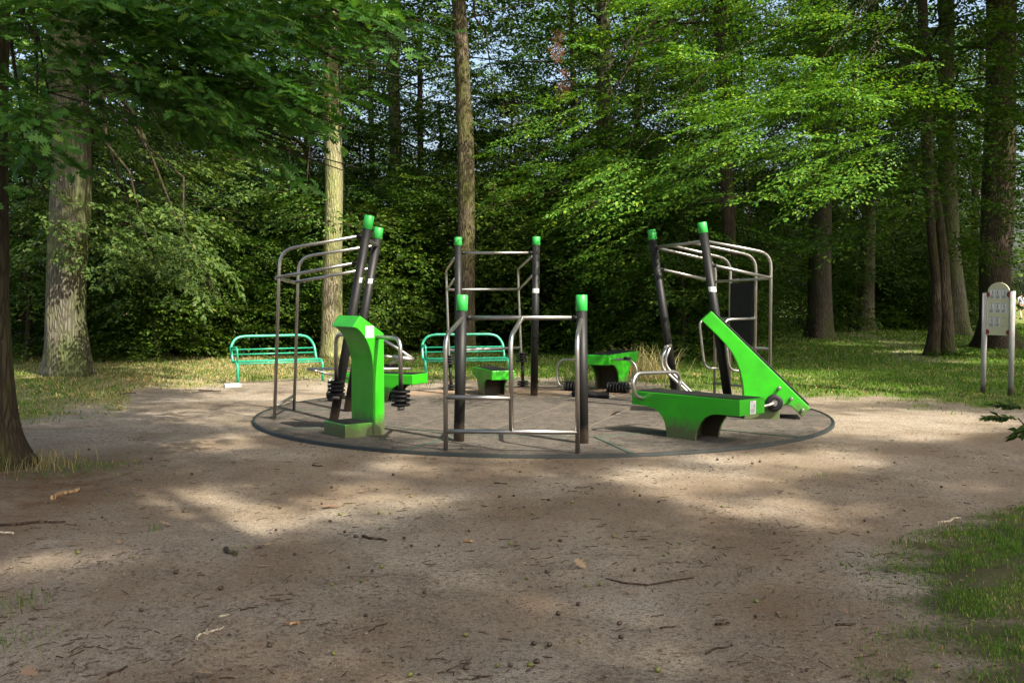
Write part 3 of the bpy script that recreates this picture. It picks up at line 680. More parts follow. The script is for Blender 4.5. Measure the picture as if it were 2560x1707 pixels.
def left_bench():
    v = unit(A(.88, -.475, 0)); w = A(-v[1], v[0], 0)
    o = W(1032, 937, 14.9) * A(1, 1, 0)
    t = thing('exercise_bench', 'green press bench with long steel lever bars behind the hooked lifting machine', 'exercise bench', o)
    pp = [(857, 931), (1032, 937), (1032, 962), (1005, 961.5), (991, 964), (979, 973), (971, 986), (967.5, 1000), (966, 1014), (905, 1005), (903, 985), (896, 970), (884, 961), (857, 955)]
    bench_body(t, o, v, pp, 0.40, w, (8, 9), (3, 8), .26)
    c = PL(o, v, 862, 938)
    Q = lambda px, py: PL(c, w, px, py)
    pl, pr = -w * .62, w * 1.02
    z0 = c[2] - .02
    for s, e in ((-w * .0, -w * .38), (w * .40, w * .78)):
        e_ = c + e; s_ = c + s
        tubeo(t, [A(s_[0], s_[1], z0), A(e_[0], e_[1], z0), A(e_[0], e_[1], z0 - .23), A(*(e_ - (e - s) * .2)[:2], z0 - .25)], 0.019, 0.1, 'handle')
        a_ = e_ - (e - s) * .1; b_ = e_ - (e - s) * .65
        weights(t, A(a_[0], a_[1], z0 - .25), A(b_[0], b_[1], z0 - .25), 5, 0.088, 0.03, hub=.05)
    Y = 14.7
    def wt(a, b, r, nm, m='steel'):
        bar(t, a, b, r, (0, 0), nm, m)
    wt(W(768, 922, Y), W(1027, 921.5, Y), .019, 'lever_bar'); wt(W(768, 922, Y), W(872, 946, Y + .45), .017, 'lever_bar')
    wt(W(942, 838, Y + .2), W(1034, 897, Y), .021, 'lever_arm'); wt(W(950, 888, Y), W(985, 893, Y), .018, 'lever_bar')
    wt(W(983, 892.5, Y), W(1033, 898.5, Y), .034, 'grip'); wt(W(974, 912, Y + .05), W(1000, 895, Y), .018, 'lever_bar')
    wt(W(940, 914, Y + .1), W(998, 914.5, Y + .1), .028, 'lever_sleeve', 'rubber')
    wt(W(944, 838, Y + .25), W(944, 945, Y + .25), .03, 'lever_post', 'black')
left_bench()

# --- tubular park benches
def park_bench_proto():
    t = thing('park_bench', '', 'bench', (0, 0, 0), '_local')
    L = 1.56; r = .024
    def side(x): return [A(x, .42, .62), A(x, .33, .42), A(x, .28, .385), A(x, .05, .395), A(x, -.02, .33), A(x, -.03, -.03)]
    b = MB(); l, rr = side(0), side(L)
    b.tube([l[5], l[4], l[3], l[2], l[1], A(0, .44, .66), A(.10, .48, .80), A(.24, .49, .835), A(L - .24, .49, .835), A(L - .10, .48, .80), A(L, .44, .66), rr[1], rr[2], rr[3], rr[4], rr[5]], r, 0.09, 14)
    b.build('frame', MT['teal'], t)
    for z, y in ((.60, .415), (.515, .375)):
        b = MB(); b.cyl(A(0, y, z), A(L, y, z), .0125, 10); b.build('back_slat', MT['teal'], t)
    for k, y in enumerate((.06, .13, .20, .27)):
        b = MB(); b.cyl(A(0, y, .40), A(L, y, .40), .0145, 10); b.build('seat_slat', MT['teal'], t)
    b = MB(); b.cyl(A(0, .02, .365), A(L, .02, .365), .0135, 10); b.build('seat_slat', MT['teal'], t)
    b = MB(); b.tube([A(.012, .44, .64), A(.012, .12, .655), A(.012, .035, .63), A(.012, .03, .38)], .017, .06, 12); b.build('armrest', MT['teal'], t)
    return t
pb = park_bench_proto()
f1 = G(594, 962); pb.location = (f1[0], f1[1], 0); pb.rotation_euler[2] = math.atan2(.50, .87)
props(pb, 'turquoise tubular park bench standing on dry grass by the left chin-up frame, nearer of two', 'bench', 'turquoise benches at the clearing edge')
pb2 = copy_tree(pb); pb2.location = ((1063 - 1280) / F * 19.05, 19.05, 0); pb2.rotation_euler[2] = math.atan2(.23, .97)
pb2['label'] = 'turquoise tubular park bench on green grass seen through the central frames, farther of two'
b = MB(); c = G(582, 966); b.box(c + A(.0, -.02, .02), .28, .16, .07, (.9, .42, 0), (-.42, .9, 0)); 
cb = b.build('concrete_footing', MT['concrete'], None, .012)
props(cb, 'pale concrete footing slab sticking out of the earth below the bench leg', 'footing')

# --- notice sign
def notice_sign():
    a, c = G(2457.5, 982), G(2526.5, 988); t = thing('notice_sign', 'cream arched notice board with nine faded exercise panels between two grey posts', 'sign', (a + c) / 2)
    d = unit(c - a); n = A(d[1], -d[0], 0)
    za, zc = W(2461, 732, a[1])[2], W(2535.5, 727, c[1])[2]
    for p, z in ((a, za), (c, zc)):
        b = MB(); b.cyl(p * A(1, 1, 0) - A(0, 0, .05), A(p[0], p[1], z), .042, 24); po = b.build('post', MT['alu'], t)
        b = MB(); b.cyl(A(p[0], p[1], z), A(p[0], p[1], z + .02), .044, 24); b.build('post_cap', MT['rubber'], po)
    m = (a + c) / 2; wd = np.linalg.norm((c - a)[:2]) - .105
    zt = W(2494, 730, m[1])[2]; zb = W(2494, 838, m[1])[2]; ztop = W(2494, 706, m[1])[2]
    hw = wd / 2; pts = [m * A(1, 1, 0) - d * hw + A(0, 0, zb), m * A(1, 1, 0) + d * hw + A(0, 0, zb)]
    for i in range(13):
        an = math.pi * i / 12; pts.append(m * A(1, 1, 0) + d * hw * math.cos(an) + A(0, 0, zt + (ztop - zt) * math.sin(an)))
    pts = [p - n * 0.01 for p in pts]
    b = MB(); b.prism(pts, n * .02); bd = b.build('board', MT['signboard'], t, .002)
    for s in (-1, 1):
        for z in (zt - .04, zb + .05):
            b = MB(); b.cyl(m * A(1, 1, 0) + d * s * (hw - .0) + A(0, 0, z) - n * .016, m * A(1, 1, 0) + d * s * hw + A(0, 0, z) + n * .016, .042, 20); b.build('clamp', MT['red'], t)
    H = zt - zb; rows = (zt - .03, zt - .03 - H * .325, zt - .03 - H * .65)
    for r, z in enumerate(rows):
        for k in range(3):
            o = m * A(1, 1, 0) + d * (k - 1) * hw * .56 + A(0, 0, z) + n * .0125; pw, ph = hw * .42, H * .235
            b = MB(); b.box(o, pw, .003, ph, d, n); pn = b.build('panel', MT['sticker'] if (r, k) != (2, 2) else MT['signboard'], t)
            q = MB()
            def R(x0, x1, y0, y1): q.box(o + n * .003 + d * (x0 + x1) / 2 * pw + A(0, 0, (y0 + y1) / 2 * ph), (x1 - x0) * pw, .001, (y1 - y0) * ph, d, n)
            if (r, k) == (2, 2): R(-.45, .45, .40, .43); R(-.3, .2, -.4, -.36)
            else:
                rg = random.Random(r * 3 + k)
                R(-.45, .45, .42, .47)
                cx = rg.uniform(-.2, .1)
                R(cx - .06, cx + .06, .26, .36); R(cx - .1, cx + .1, .08, .24); R(cx - .09, cx - .02, -.08, .08); R(cx + .03, cx + .26, -.06, .0); R(cx + .1, cx + .3, .14, .18)
                R(-.45, .45, -.16, -.13)
                for i in range(4): R(-.43, .43 - rg.uniform(0, .25), -.24 - i * .065, -.205 - i * .065)
            q.build('print', MT['ink'], pn)
notice_sign()

# ---------------------------------------------------------------- a walker far off
def walker():
    sc = .94; Y = 66.0; p = A((2551 - 1280) / F * Y, Y, 0)
    t = thing('person', 'distant person walking away in a grey T-shirt and olive shorts beyond the sign', 'person', p, '_local')
    t.scale = (sc, sc, sc); t.rotation_euler[2] = .15
    def skin(name, V, E, R, mat, sub=2):
        me = bpy.data.meshes.new(name); me.from_pydata(V, E, []); o = bpy.data.objects.new(name, me); COL.objects.link(o); o.parent = t
        md = o.modifiers.new('skin', 'SKIN'); 
        sv = me.skin_vertices[0].data if me.skin_vertices else None
        if sv is None:
            bpy.context.view_layer.objects.active = o; bm = bmesh.new(); bm.from_mesh(me); bm.verts.layers.skin.verify(); bm.to_mesh(me); bm.free(); sv = me.skin_vertices[0].data
        for i, r in enumerate(R): sv[i].radius = (r, r) if np.isscalar(r) else r; sv[i].use_root = (i == 0)
        s = o.modifiers.new('sub', 'SUBSURF'); s.levels = sub; s.render_levels = sub
        me.materials.append(mat); return o
    V = [(0, 0, .98), (0, 0, 1.15), (0, -.01, 1.35), (0, 0, 1.47), (0, .01, 1.55), (0, .01, 1.66), (0, .01, 1.74),
         (.19, 0, 1.42), (.24, .03, 1.14), (.25, -.04, .90), (.25, -.07, .80), (-.19, 0, 1.42), (-.25, -.03, 1.14), (-.27, .08, .92), (-.27, .12, .83),
         (.09, 0, .92), (.10, .10, .50), (.10, .02, .09), (.10, .14, .03), (-.09, 0, .92), (-.10, -.06, .50), (-.10, -.22, .13), (-.10, -.12, .04)]
    E = [(0, 1), (1, 2), (2, 3), (3, 4), (4, 5), (5, 6), (3, 7), (7, 8), (8, 9), (9, 10), (3, 11), (11, 12), (12, 13), (13, 14), (0, 15), (15, 16), (16, 17), (17, 18), (0, 19), (19, 20), (20, 21), (21, 22)]
    R = [(.15, .11), (.14, .10), (.15, .11), .07, .055, .095, .07, .055, .042, .032, .035, .055, .042, .032, .035, .085, .055, .04, .035, .085, .055, .04, .035]
    skin('body', V, E, R, MT['skin'])
    Vs = [(0, 0, .95), (0, 0, 1.15), (0, -.01, 1.36), (0, 0, 1.46), (.19, 0, 1.42), (.235, .02, 1.2), (-.19, 0, 1.42), (-.245, -.02, 1.2)]
    skin('shirt', Vs, [(0, 1), (1, 2), (2, 3), (3, 4), (4, 5), (3, 6), (6, 7)], [(.19, .14), (.18, .135), (.185, .14), .09, .08, .07, .08, .07], MT['shirt'])
    Vp = [(0, 0, 1.0), (.09, 0, .90), (.10, .07, .60), (-.09, 0, .90), (-.10, -.05, .60)]
    skin('shorts', Vp, [(0, 1), (1, 2), (0, 3), (3, 4)], [(.18, .135), .115, .095, .115, .095], MT['shorts'])
    bm = bmesh.new(); bmesh.ops.create_uvsphere(bm, u_segments=14, v_segments=10, radius=.108, matrix=Matrix.Translation((0, -.012, 1.69)) @ Matrix.Diagonal((.95, 1.02, .95, 1)))
    me = bpy.data.meshes.new('hair'); bm.to_mesh(me); bm.free(); me.materials.append(MT['hair']); o = bpy.data.objects.new('hair', me); COL.objects.link(o); o.parent = t
    for x, y, z in ((.10, .10, .03), (-.10, -.14, .05)):
        b = MB(); b.sweep([A(x, y - .12, z), A(x, y - .1, z), A(x, y + .1, z), A(x, y + .15, z)], [.02, .05, .045, .02], 12); b.build('shoe', MT['shoe'], t)
walker()

# ---------------------------------------------------------------- foliage engine
LEAF_D = np.array([(0, 0, 0), (.42, .29, .05), (1, 0, -.06), (.42, -.29, .05)])           # simple leaf folded on its midrib
LEAF_F = np.array([(0, 1, 2), (0, 2, 3)])
_o = [(0, 0), (.14, .03), (.20, .17), (.30, .06), (.36, .28), (.50, .08), (.58, .34), (.70, .09), (.80, .23), (.88, .07), (1.0, .0)]
LEAF_O = np.array([(x, y, .04 * y * 4 - .05 * x) for x, y in _o] + [(x, -y, .04 * y * 4 - .05 * x) for x, y in _o[1:-1]])   # lobed oak leaf
_half = list(range(11)); _oth = [0] + [11 + i for i in range(9)] + [10]
def spray_template(rng, twigs=9, per=5, length=1.0, leaf=.09, flat=.30, droop=.18, wide=.42):
    P, D, Nn, S = [], [], [], []
    tw = []
    for i in range(twigs):
        x = length * (.12 + .86 * i / (twigs - 1)); side = 1 if i % 2 else -1
        a = side * math.radians(rng.uniform(35, 62)) if i < twigs - 1 else rng.normal() * .1
        l = (wide * (1 - .75 * i / twigs) + .10) * length * rng.uniform(.75, 1.15)
        d = np.array([math.cos(a), math.sin(a), rng.normal() * .10])
        o = np.array([x, 0, -droop * x * x / length]); tw.append((o, o + d * l + A(0, 0, -.12 * l)))
        for j in range(per):
            f = (j + .6) / per; sd = 1 if j % 2 else -1
            la = a + sd * math.radians(rng.uniform(25, 60)) * (1 if j < per - 1 else .15)
            P.append(o + d * l * f + A(0, 0, -.12 * l * f * f)); D.append((math.cos(la), math.sin(la), rng.normal() * .22 - .22))
            Nn.append(A(rng.normal() * flat, rng.normal() * flat, 1)); S.append(leaf * rng.uniform(.7, 1.15))
    return tuple(np.array(a) for a in (P, D, Nn, S)) + (tw,)
def rotm(yaw, pitch, roll):
    cy, sy, cp, sp, cr, sr = np.cos(yaw), np.sin(yaw), np.cos(pitch), np.sin(pitch), np.cos(roll), np.sin(roll)
    z = np.zeros_like(yaw); o = np.ones_like(yaw)
    Rz = np.stack([cy, -sy, z, sy, cy, z, z, z, o], -1).reshape(-1, 3, 3)
    Ry = np.stack([cp, z, -sp, z, o, z, sp, z, cp], -1).reshape(-1, 3, 3)      # positive pitch lifts the tip
    Rx = np.stack([o, z, z, z, cr, -sr, z, sr, cr], -1).reshape(-1, 3, 3)
    return Rz @ Ry @ Rx
def leaves_from(rng, temps, pos, yaw, pitch, roll, scale, keep=1.0):
    """instances -> leaf frames"""
    B, D, Nn, S = [], [], [], []
    which = rng.integers(0, len(temps), len(pos)); R = rotm(yaw, pitch, roll)
    for k, (P, Dd, Nv, Sz, _) in enumerate(temps):
        m = which == k
        if not m.any(): continue
        Rm = R[m]; sc = scale[m][:, None, None]
        B.append((np.einsum('iab,lb->ila', Rm, P) * sc + pos[m][:, None, :]).reshape(-1, 3))
        D.append(np.einsum('iab,lb->ila', Rm, Dd).reshape(-1, 3)); Nn.append(np.einsum('iab,lb->ila', Rm, Nv).reshape(-1, 3))
        S.append((np.broadcast_to(Sz[None, :], (m.sum(), len(Sz))) * np.sqrt(scale[m])[:, None]).reshape(-1))
    B, D, Nn, S = (np.concatenate(a) for a in (B, D, Nn, S))
    if keep < 1: k = rng.random(len(B)) < keep; B, D, Nn, S = B[k], D[k], Nn[k], S[k]
    return B, D, Nn, S
def leaf_object(name, frames, mat, parent=None, shape='d', jit=None, **pr):
    B, D, Nn, S = frames
    D = D / np.linalg.norm(D, axis=1, keepdims=True); T = np.cross(Nn, D); T /= np.maximum(np.linalg.norm(T, axis=1, keepdims=True), 1e-6); Z = np.cross(D, T)
    Lc = LEAF_D if shape == 'd' else LEAF_O
    V = B[:, None, :] + S[:, None, None] * (Lc[None, :, 0:1] * D[:, None, :] + Lc[None, :, 1:2] * T[:, None, :] + Lc[None, :, 2:3] * Z[:, None, :])
    n = len(B); k = len(Lc); base = (np.arange(n) * k)[:, None, None]
    if shape == 'd': Fc = (base + LEAF_F[None]).reshape(-1, 3); return numesh(name, V.reshape(-1, 3), Fc, 3, mat, parent, **pr)
    Fc = (base + np.array([_half, _oth[::-1]])[None]).reshape(-1, 11)
    return numesh(name, V.reshape(-1, 3), Fc, 11, mat, parent, **pr)
rngT = np.random.default_rng(11)
T_HORN = [spray_template(rngT, 11, 6, 1.05, .082, .26, .12) for _ in range(6)]
T_OAK = [spray_template(rngT, 8, 4, .85, .15, .55, .15, .40) for _ in range(6)]
T_OAKM = [spray_template(rngT, 8, 6, .9, .115, .5, .2, .42) for _ in range(6)]
T_BUSH = [spray_template(rngT, 9, 5, 1.1, .125, .32) for _ in range(6)]
T_MID = [spray_template(rngT, 9, 5, 1.2, .15, .5, .2) for _ in range(6)]
T_FAR = [spray_template(rngT, 8, 5, 1.8, .30, .6, .2, .5) for _ in range(6)]
T_CAN = [spray_template(rngT, 8, 5, 1.5, .20, .4, .2, .5) for _ in range(6)]

def limb_path(base, az, length, rise, sag, rng, n=7):
    pts = []; d = A(math.cos(az), math.sin(az), 0); side = A(-d[1], d[0], 0); w1 = rng.normal() * .10
    for i in range(n):
        f = i / (n - 1); pts.append(base + d * length * f + A(0, 0, rise * f - sag * f * f) + side * length * w1 * math.sin(f * 3.0))
    return pts
def trunk_mesh(b, pts, radii, flare=1.8, n=20, rough=.05, rng=None, roots=True, seg=26):
    rng = rng or np.random.default_rng(1)
    pts = [np.array(p, float) for p in pts]; T = np.linspace(0, 1, len(pts)); P = np.array(pts); Rr = np.array(radii)
    # dense near the base
    ts = np.concatenate([np.linspace(0, .08, 8)[:-1], np.linspace(.08, 1, seg)])
    cs = np.stack([np.interp(ts, T, P[:, i]) for i in range(3)], 1); rs = np.interp(ts, T, Rr)
    ht = cs[:, 2] - cs[0, 2]; ph = rng.uniform(0, 6.28, 4)
    def nz(i, j):
        a = 2 * math.pi * j / n; h = max(ht[i], 0.0)
        fl = math.exp(-h / (rs[0] * 1.0)) * (flare - 1)
        lobes = .55 + .45 * math.sin(3 * a + ph[0]) * .8 + .3 * math.sin(5 * a + ph[1])
        return 1 + fl * max(lobes, .15) + rough * (math.sin(2 * a + h * .9 + ph[2]) + .6 * math.sin(5 * a + h * 2.1 + ph[3]))
    cs[0, 2] -= .06
    b.sweep(list(cs), list(rs), n, noise=nz)
def make_crown(rng, h0, h1, rad, limbs, per_limb, temps, trunk_at, keep=1.0, rise=.35, sag=.25, prof=None, scl=(.8, 1.2), zmax=None, spread=.42, br=.045, jitter=.3, thin=.12):
    """returns (leaf frames, [limb paths])"""
    pos, yaw, pit, rol = [], [], [], []; paths = []
    for i in range(limbs):
        f = (i + .5) / limbs; z = h0 + (h1 - h0) * f; az = i * 2.39996 + rng.normal() * .35
        pr = prof(f) if prof else math.sin(math.pi * min(.15 + f * .85, 1)) ** .6
        L = rad * pr * rng.uniform(.75, 1.12); base = trunk_at(z); p = limb_path(base, az, L, L * rise * rng.uniform(.6, 1.4), L * sag * rng.uniform(.5, 1.5), rng)
        paths.append((p, L)); P = np.array(p)
        for j in range(per_limb):
            g = rng.uniform(.15, 1.0) ** .8; c = np.array([np.interp(g, np.linspace(0, 1, len(P)), P[:, k]) for k in range(3)])
            d = A(math.cos(az), math.sin(az), 0); s = A(-d[1], d[0], 0); off = rng.uniform(-1, 1) * spread * L * (1.1 - .75 * g)
            pos.append(c + s * off + A(0, 0, rng.normal() * jitter * .5 - abs(off) * .12)); yaw.append(az + np.sign(off) * rng.uniform(.1, 1.1)); pit.append(rng.normal() * .2 - thin); rol.append(rng.normal() * .22)
    pos, yaw, pit, rol = (np.array(a, float) for a in (pos, yaw, pit, rol))
    if zmax is not None: k = pos[:, 2] < zmax; pos, yaw, pit, rol = pos[k], yaw[k], pit[k], rol[k]
    return leaves_from(rng, temps, pos, yaw, pit, rol, rng.uniform(scl[0], scl[1], len(pos)), keep), paths
def limbs_to(b, paths, r0, n=6):
    for p, L in paths:
        k = len(p); b.sweep(p, [max(r0 * L / 4 * (1 - .85 * i / (k - 1)), .006) for i in range(k)], n)

def tree(name, label, base, h, r, bark, leaf, rng_seed, lean=(0, 0), h0=4.0, rad=4.0, limbs=26, per=16, temps=None, flare=1.8, group=None, crown_h=None, zmax=None, n=20, bend=0.0, keep=1.0, rise=.35, sag=.25, jitter=.3, cat='tree', taper=.45, prof=None):
    rng = np.random.default_rng(rng_seed)
    t = thing(name, label, cat, (base[0], base[1], 0), '_local'); local(t)
    if group: t['group'] = group
    def at(z):
        f = z / h; return A(lean[0] * f + bend * math.sin(f * 3.1), lean[1] * f + bend * .6 * math.sin(f * 4.3 + 1), z)
    zs = np.linspace(0, h, 12); b = MB(); trunk_mesh(b, [at(z) for z in zs], [r * (1 - (1 - taper) * z / h) for z in zs], flare, n, .035, rng)
    fr, paths = make_crown(rng, h0, crown_h or h, rad, limbs, per, temps or T_MID, at, keep, rise, sag, zmax=zmax, jitter=jitter, prof=prof)
    limbs_to(b, paths, min(.05, r * .25)); tr = b.build('trunk', bark, t, fixn=False)
    leaf_object('crown', fr, leaf, t)
    return t
def place_copy(proto, loc, rot, s, label=None):
    c = copy_tree(proto); c.location = (loc[0], loc[1], 0); c.rotation_euler[2] = rot; c.scale = (s, s, s)
    if label: c['label'] = label
    return c
def XY(px, Y): return ((px - 1280) / F * Y, Y)

# ---------------------------------------------------------------- named trees of the photo
# extra foliage positioned as leafy boughs: (px, py, depth, rx px, ry px, count, yaw degrees, pitch)
def boughs(rng, specs, temps, scl=(.7, 1.1), dy=.5, keep=1.0):
    pos, yaw, pit, rol = [], [], [], []
    for (px, py, Y, rx, ry, n, yw, pt) in specs:
        for i in range(n):
            a, b_ = np.clip(rng.normal(size=2), -1.9, 1.9)
            # a bough keeps to a slanted sheet, so its sprays stack in layers
            pos.append(W(px + a * rx * .6, py + b_ * ry * .6, Y + np.clip(rng.normal(), -2, 2) * dy) - A(math.cos(math.radians(yw)), math.sin(math.radians(yw)), pt - .15) * .4); yaw.append(math.radians(yw + rng.normal() * 28)); pit.append(pt + rng.normal() * .14); rol.append(rng.normal() * .2)
    pos, yaw, pit, rol = (np.array(a, float) for a in (pos, yaw, pit, rol))
    return leaves_from(rng, temps, pos, yaw, pit, rol, rng.uniform(scl[0], scl[1], len(pos)), keep)
def shift(fr, o): return (fr[0] - np.array([o[0], o[1], 0.0]), fr[1], fr[2], fr[3])
def join(*frs): return tuple(np.concatenate([f[i] for f in frs]) for i in range(4))
def bough_limbs(b, specs, root, off, rng, r=.035):
    root = np.array(root, float)
    for (px, py, Y, rx, ry, n, yw, pt) in specs:
        e = W(px, py, Y); d = e - root; L = np.linalg.norm(d)
        p = [root + d * f + A(0, 0, .10 * L * math.sin(f * math.pi)) + rng.normal(size=3) * .02 * L * math.sin(f * math.pi) for f in np.linspace(0, 1, 8)]
        b.sweep([q - np.array(off) for q in p], [r * (1 - .8 * i / 7) for i in range(8)], 6)
        tip = A(math.cos(math.radians(yw)), math.sin(math.radians(yw)), pt)
        for k in range(5):
            a, c_ = rng.normal(size=2); s = W(px + a * rx * .5, py + c_ * ry * .4, Y)
            b.sweep([e - np.array(off), (e + s) / 2 + tip * .1 - np.array(off), s + tip * .5 - np.array(off)], [r * .3, r * .2, .004], 5)

def near_oak():
    rng = np.random.default_rng(5); bx, by = -4.80, 9.5
    t = thing('oak_tree', 'dark mossy oak cut by the left edge, its lobed leaves hanging across the top left', 'tree', (bx, by, 0), '_local')
    b = MB(); trunk_mesh(b, [A(0, 0, 0), A(-.04, 0, 1.5), A(-.02, 0, 3), A(.05, 0, 5), A(0, 0, 9)], [.235, .225, .225, .27, .25], 2.0, 28, .045, rng, seg=34)
    sp = [(60, 90, 8.8, 90, 60, 12, -60, -.1), (120, 230, 8.4, 110, 80, 12, -40, -.2), (90, 300, 7.8, 120, 40, 16, -20, -.25), (60, 400, 8.2, 70, 60, 8, -50, -.3),
          (300, 60, 8.2, 160, 60, 30, -10, -.05), (420, 170, 8.0, 150, 90, 34, 0, -.15), (560, 90, 8.6, 160, 70, 34, 0, -.1), (520, 250, 8.0, 130, 90, 34, 10, -.2),
          (640, 200, 8.4, 150, 90, 40, 0, -.2), (600, 310, 8.0, 110, 50, 18, 10, -.3), (680, 370, 8.2, 60, 35, 8, 10, -.35), (720, 250, 8.6, 90, 60, 14, 0, -.25), 
          (800, 130, 8.8, 90, 60, 8, 0, -.15), (900, 60, 9.0, 110, 60, 22, 0, -.1),  (740, 40, 8.8, 160, 50, 26, 0, -.1), (200, 20, 8.4, 180, 40, 22, -20, 0), (400, 10, 8.6, 200, 40, 22, 0, 0)]
    sp = [(a, b_, c, d, e, max(2, int(f * .75)), g, h) for a, b_, c, d, e, f, g, h in sp]
    fr = boughs(rng, sp, T_OAK, (.55, .9), .55); o = (bx, by, 0)
    root = W(20, -150, 9.4)
    bough_limbs(b, sp, root, o, rng, .030)
    b.sweep([A(0.1, 0, 3.9), root - np.array(o), root - np.array(o) + A(1.5, -.2, .4)], [.10, .07, .03], 8)
    b.build('trunk', MT['barkdark'], t, fixn=False)
    up, paths = make_crown(rng, 5.5, 9.0, 4.0, 16, 16, T_CAN, lambda z: A(0, 0, z)); 
    leaf_object('crown', shift(fr, o), MT['oakleaf'], t, 'o')
    leaf_object('upper_crown', up, MT['oakleaf'], t)
near_oak()

def left_oak():
    rng = np.random.default_rng(8); c = G(172, 938); bx, by = c[0], c[1]; o = (bx, by, 0)
    t = thing('oak_tree', 'big grey oak with a mossy root flare on the dry grass left of the benches', 'tree', o, '_local')
    P = [G(172, 938)] + [W(px, py, by) for px, py in ((163, 800), (166, 700), (172, 600), (178, 500), (178, 350), (172, 200), (170, 60), (170, -200))]
    wds = [104, 92, 88, 92, 96, 90, 100, 108, 100]; P[0] = A(bx, by, 0)
    b = MB(); trunk_mesh(b, [p - A(*o) for p in P], [w / 2 / F * by for w in wds], 1.45, 32, .05, rng, seg=40)
    sp = [(330, 560, 20, 150, 60, 40, -30, -.3), (420, 500, 21, 150, 70, 40, -20, -.3), (380, 640, 19, 120, 60, 34, -30, -.4), (470, 620, 19, 90, 60, 30, -30, -.5), (520, 690, 18.6, 45, 45, 16, -40, -.7), (300, 460, 21, 130, 70, 30, 0, -.2), (250, 560, 21, 60, 70, 16, 0, -.3),
          (350, 330, 22, 150, 80, 40, 0, -.2), (470, 400, 21, 140, 60, 34, 0, -.3), (300, 220, 22, 160, 80, 40, 0, -.1), (500, 250, 23, 150, 80, 40, 0, -.1), (400, 120, 23, 200, 80, 50, 0, 0), (600, 380, 22, 100, 70, 24, 0, -.2), (110, 470, 21, 40, 60, 8, 180, -.3), (60, 560, 22, 60, 70, 14, 180, -.3), (130, 600, 21, 50, 40, 8, -90, -.4)]
    sp = [(a, b_, c, d * 1.25, e, int(f * .75), g, h) for a, b_, c, d, e, f, g, h in sp]
    lb = MB(); fr = boughs(rng, sp, T_OAKM, (.6, 1.0), .9); bough_limbs(lb, sp, W(185, 120, by), o, rng, .05)
    b.build('trunk', MT['barkgrey'], t, fixn=False); lb.build('branches', MT['barkdark'], t, fixn=False)
    up, paths = make_crown(rng, 7.5, 13, 5.0, 18, 14, T_CAN, lambda z: A(0, 0, z))
    leaf_object('crown', shift(fr, o), MT['oakleaf2'], t)
    leaf_object('upper_crown', up, MT['oakleaf2'], t)
left_oak()

def trunk_tree(name, label, base_px, Y, pts_px, widths, bark, seed, sp=None, temps=None, leafm='midleaf', crown=None, flare=1.6, scl=(.7, 1.1), dy=.8):
    rng = np.random.default_rng(seed); bx, by = XY(base_px, Y); o = (bx, by, 0)
    t = thing(name, label, 'tree', o, '_local')
    P = [A(0, 0, 0)] + [W(px, py, by) - A(*o) for px, py in pts_px]
    b = MB(); trunk_mesh(b, P, [w / 2 / F * by for w in widths], flare, 20, .035, rng, seg=34)
    frs = []; lb = MB()
    if sp: frs.append(shift(boughs(rng, sp, temps or T_MID, scl, dy), o)); bough_limbs(lb, sp, W(pts_px[-1][0], max(pts_px[-1][1], -60), by), o, rng, .04)
    if crown:
        h0, h1, rad, limbs, per = crown; X, Z = np.array(P)[:, 0], np.array(P)[:, 2]
        fr, paths = make_crown(rng, h0, h1, rad, limbs, per, T_MID, lambda z: A(np.interp(z, Z, X), 0, z)); limbs_to(lb, paths, .04); frs.append(fr)
    b.build('trunk', bark, t, fixn=False)
    if lb.v: lb.build('branches', MT['barkdark'], t, fixn=False)
    if frs: leaf_object('crown', join(*frs), MT[leafm], t)
    return t
trunk_tree('lichen_oak', 'pale sunlit trunk with yellow-green lichen behind the left chin-up frame', 828, 26.0, [(830, 760), (833, 600), (835, 450), (832, 300), (828, 150), (826, -60), (825, -300)], [54, 50, 47, 44, 42, 42, 38, 30], MT['barkpale'], 21,
           [(720, 480, 25, 80, 40, 18, 180, -.2), (760, 540, 25, 70, 25, 14, 180, -.2), (860, 560, 25, 50, 20, 7, 0, -.2), (940, 130, 26, 120, 80, 26, 0, 0), (720, 250, 26, 120, 90, 22, 180, 0), (830, 40, 26, 200, 60, 34, 0, 0)], T_BUSH, 'oakleaf2', (8.5, 15, 4.5, 16, 14), 1.5)
trunk_tree('slender_oak', 'tall slender brown trunk rising behind the rear pull-up frame', 1168, 27.5, [(1168, 800), (1166, 640), (1166, 480), (1163, 330), (1156, 180), (1150, 60), (1143, -60), (1140, -300)], [44, 42, 42, 42, 40, 38, 36, 34, 28], MT['barkred'], 22,
           [(1250, 260, 28, 60, 60, 12, 0, 0), (1080, 60, 29, 80, 60, 16, 180, 0)], T_BUSH, 'midleaf', (8.5, 15, 4.5, 16, 14), 1.4)
trunk_tree('background_oak', 'mossy trunk half hidden in leaves between the pale trunk and the slender one', 995, 35.0, [(992, 640), (990, 520), (990, 400), (985, 250), (985, 100), (985, -200)], [36, 34, 32, 32, 30, 28, 24], MT['barkgrey'], 23,
           [(950, 330, 33, 110, 70, 26, 0, 0), (1040, 430, 33, 90, 90, 26, 0, -.1), (1060, 250, 33, 90, 80, 22, 0, 0), (960, 480, 33, 70, 60, 14, 0, 0), (900, 220, 34, 120, 80, 22, 0, 0)], T_MID, 'midleaf', (8, 14, 5, 16, 14), 1.3)
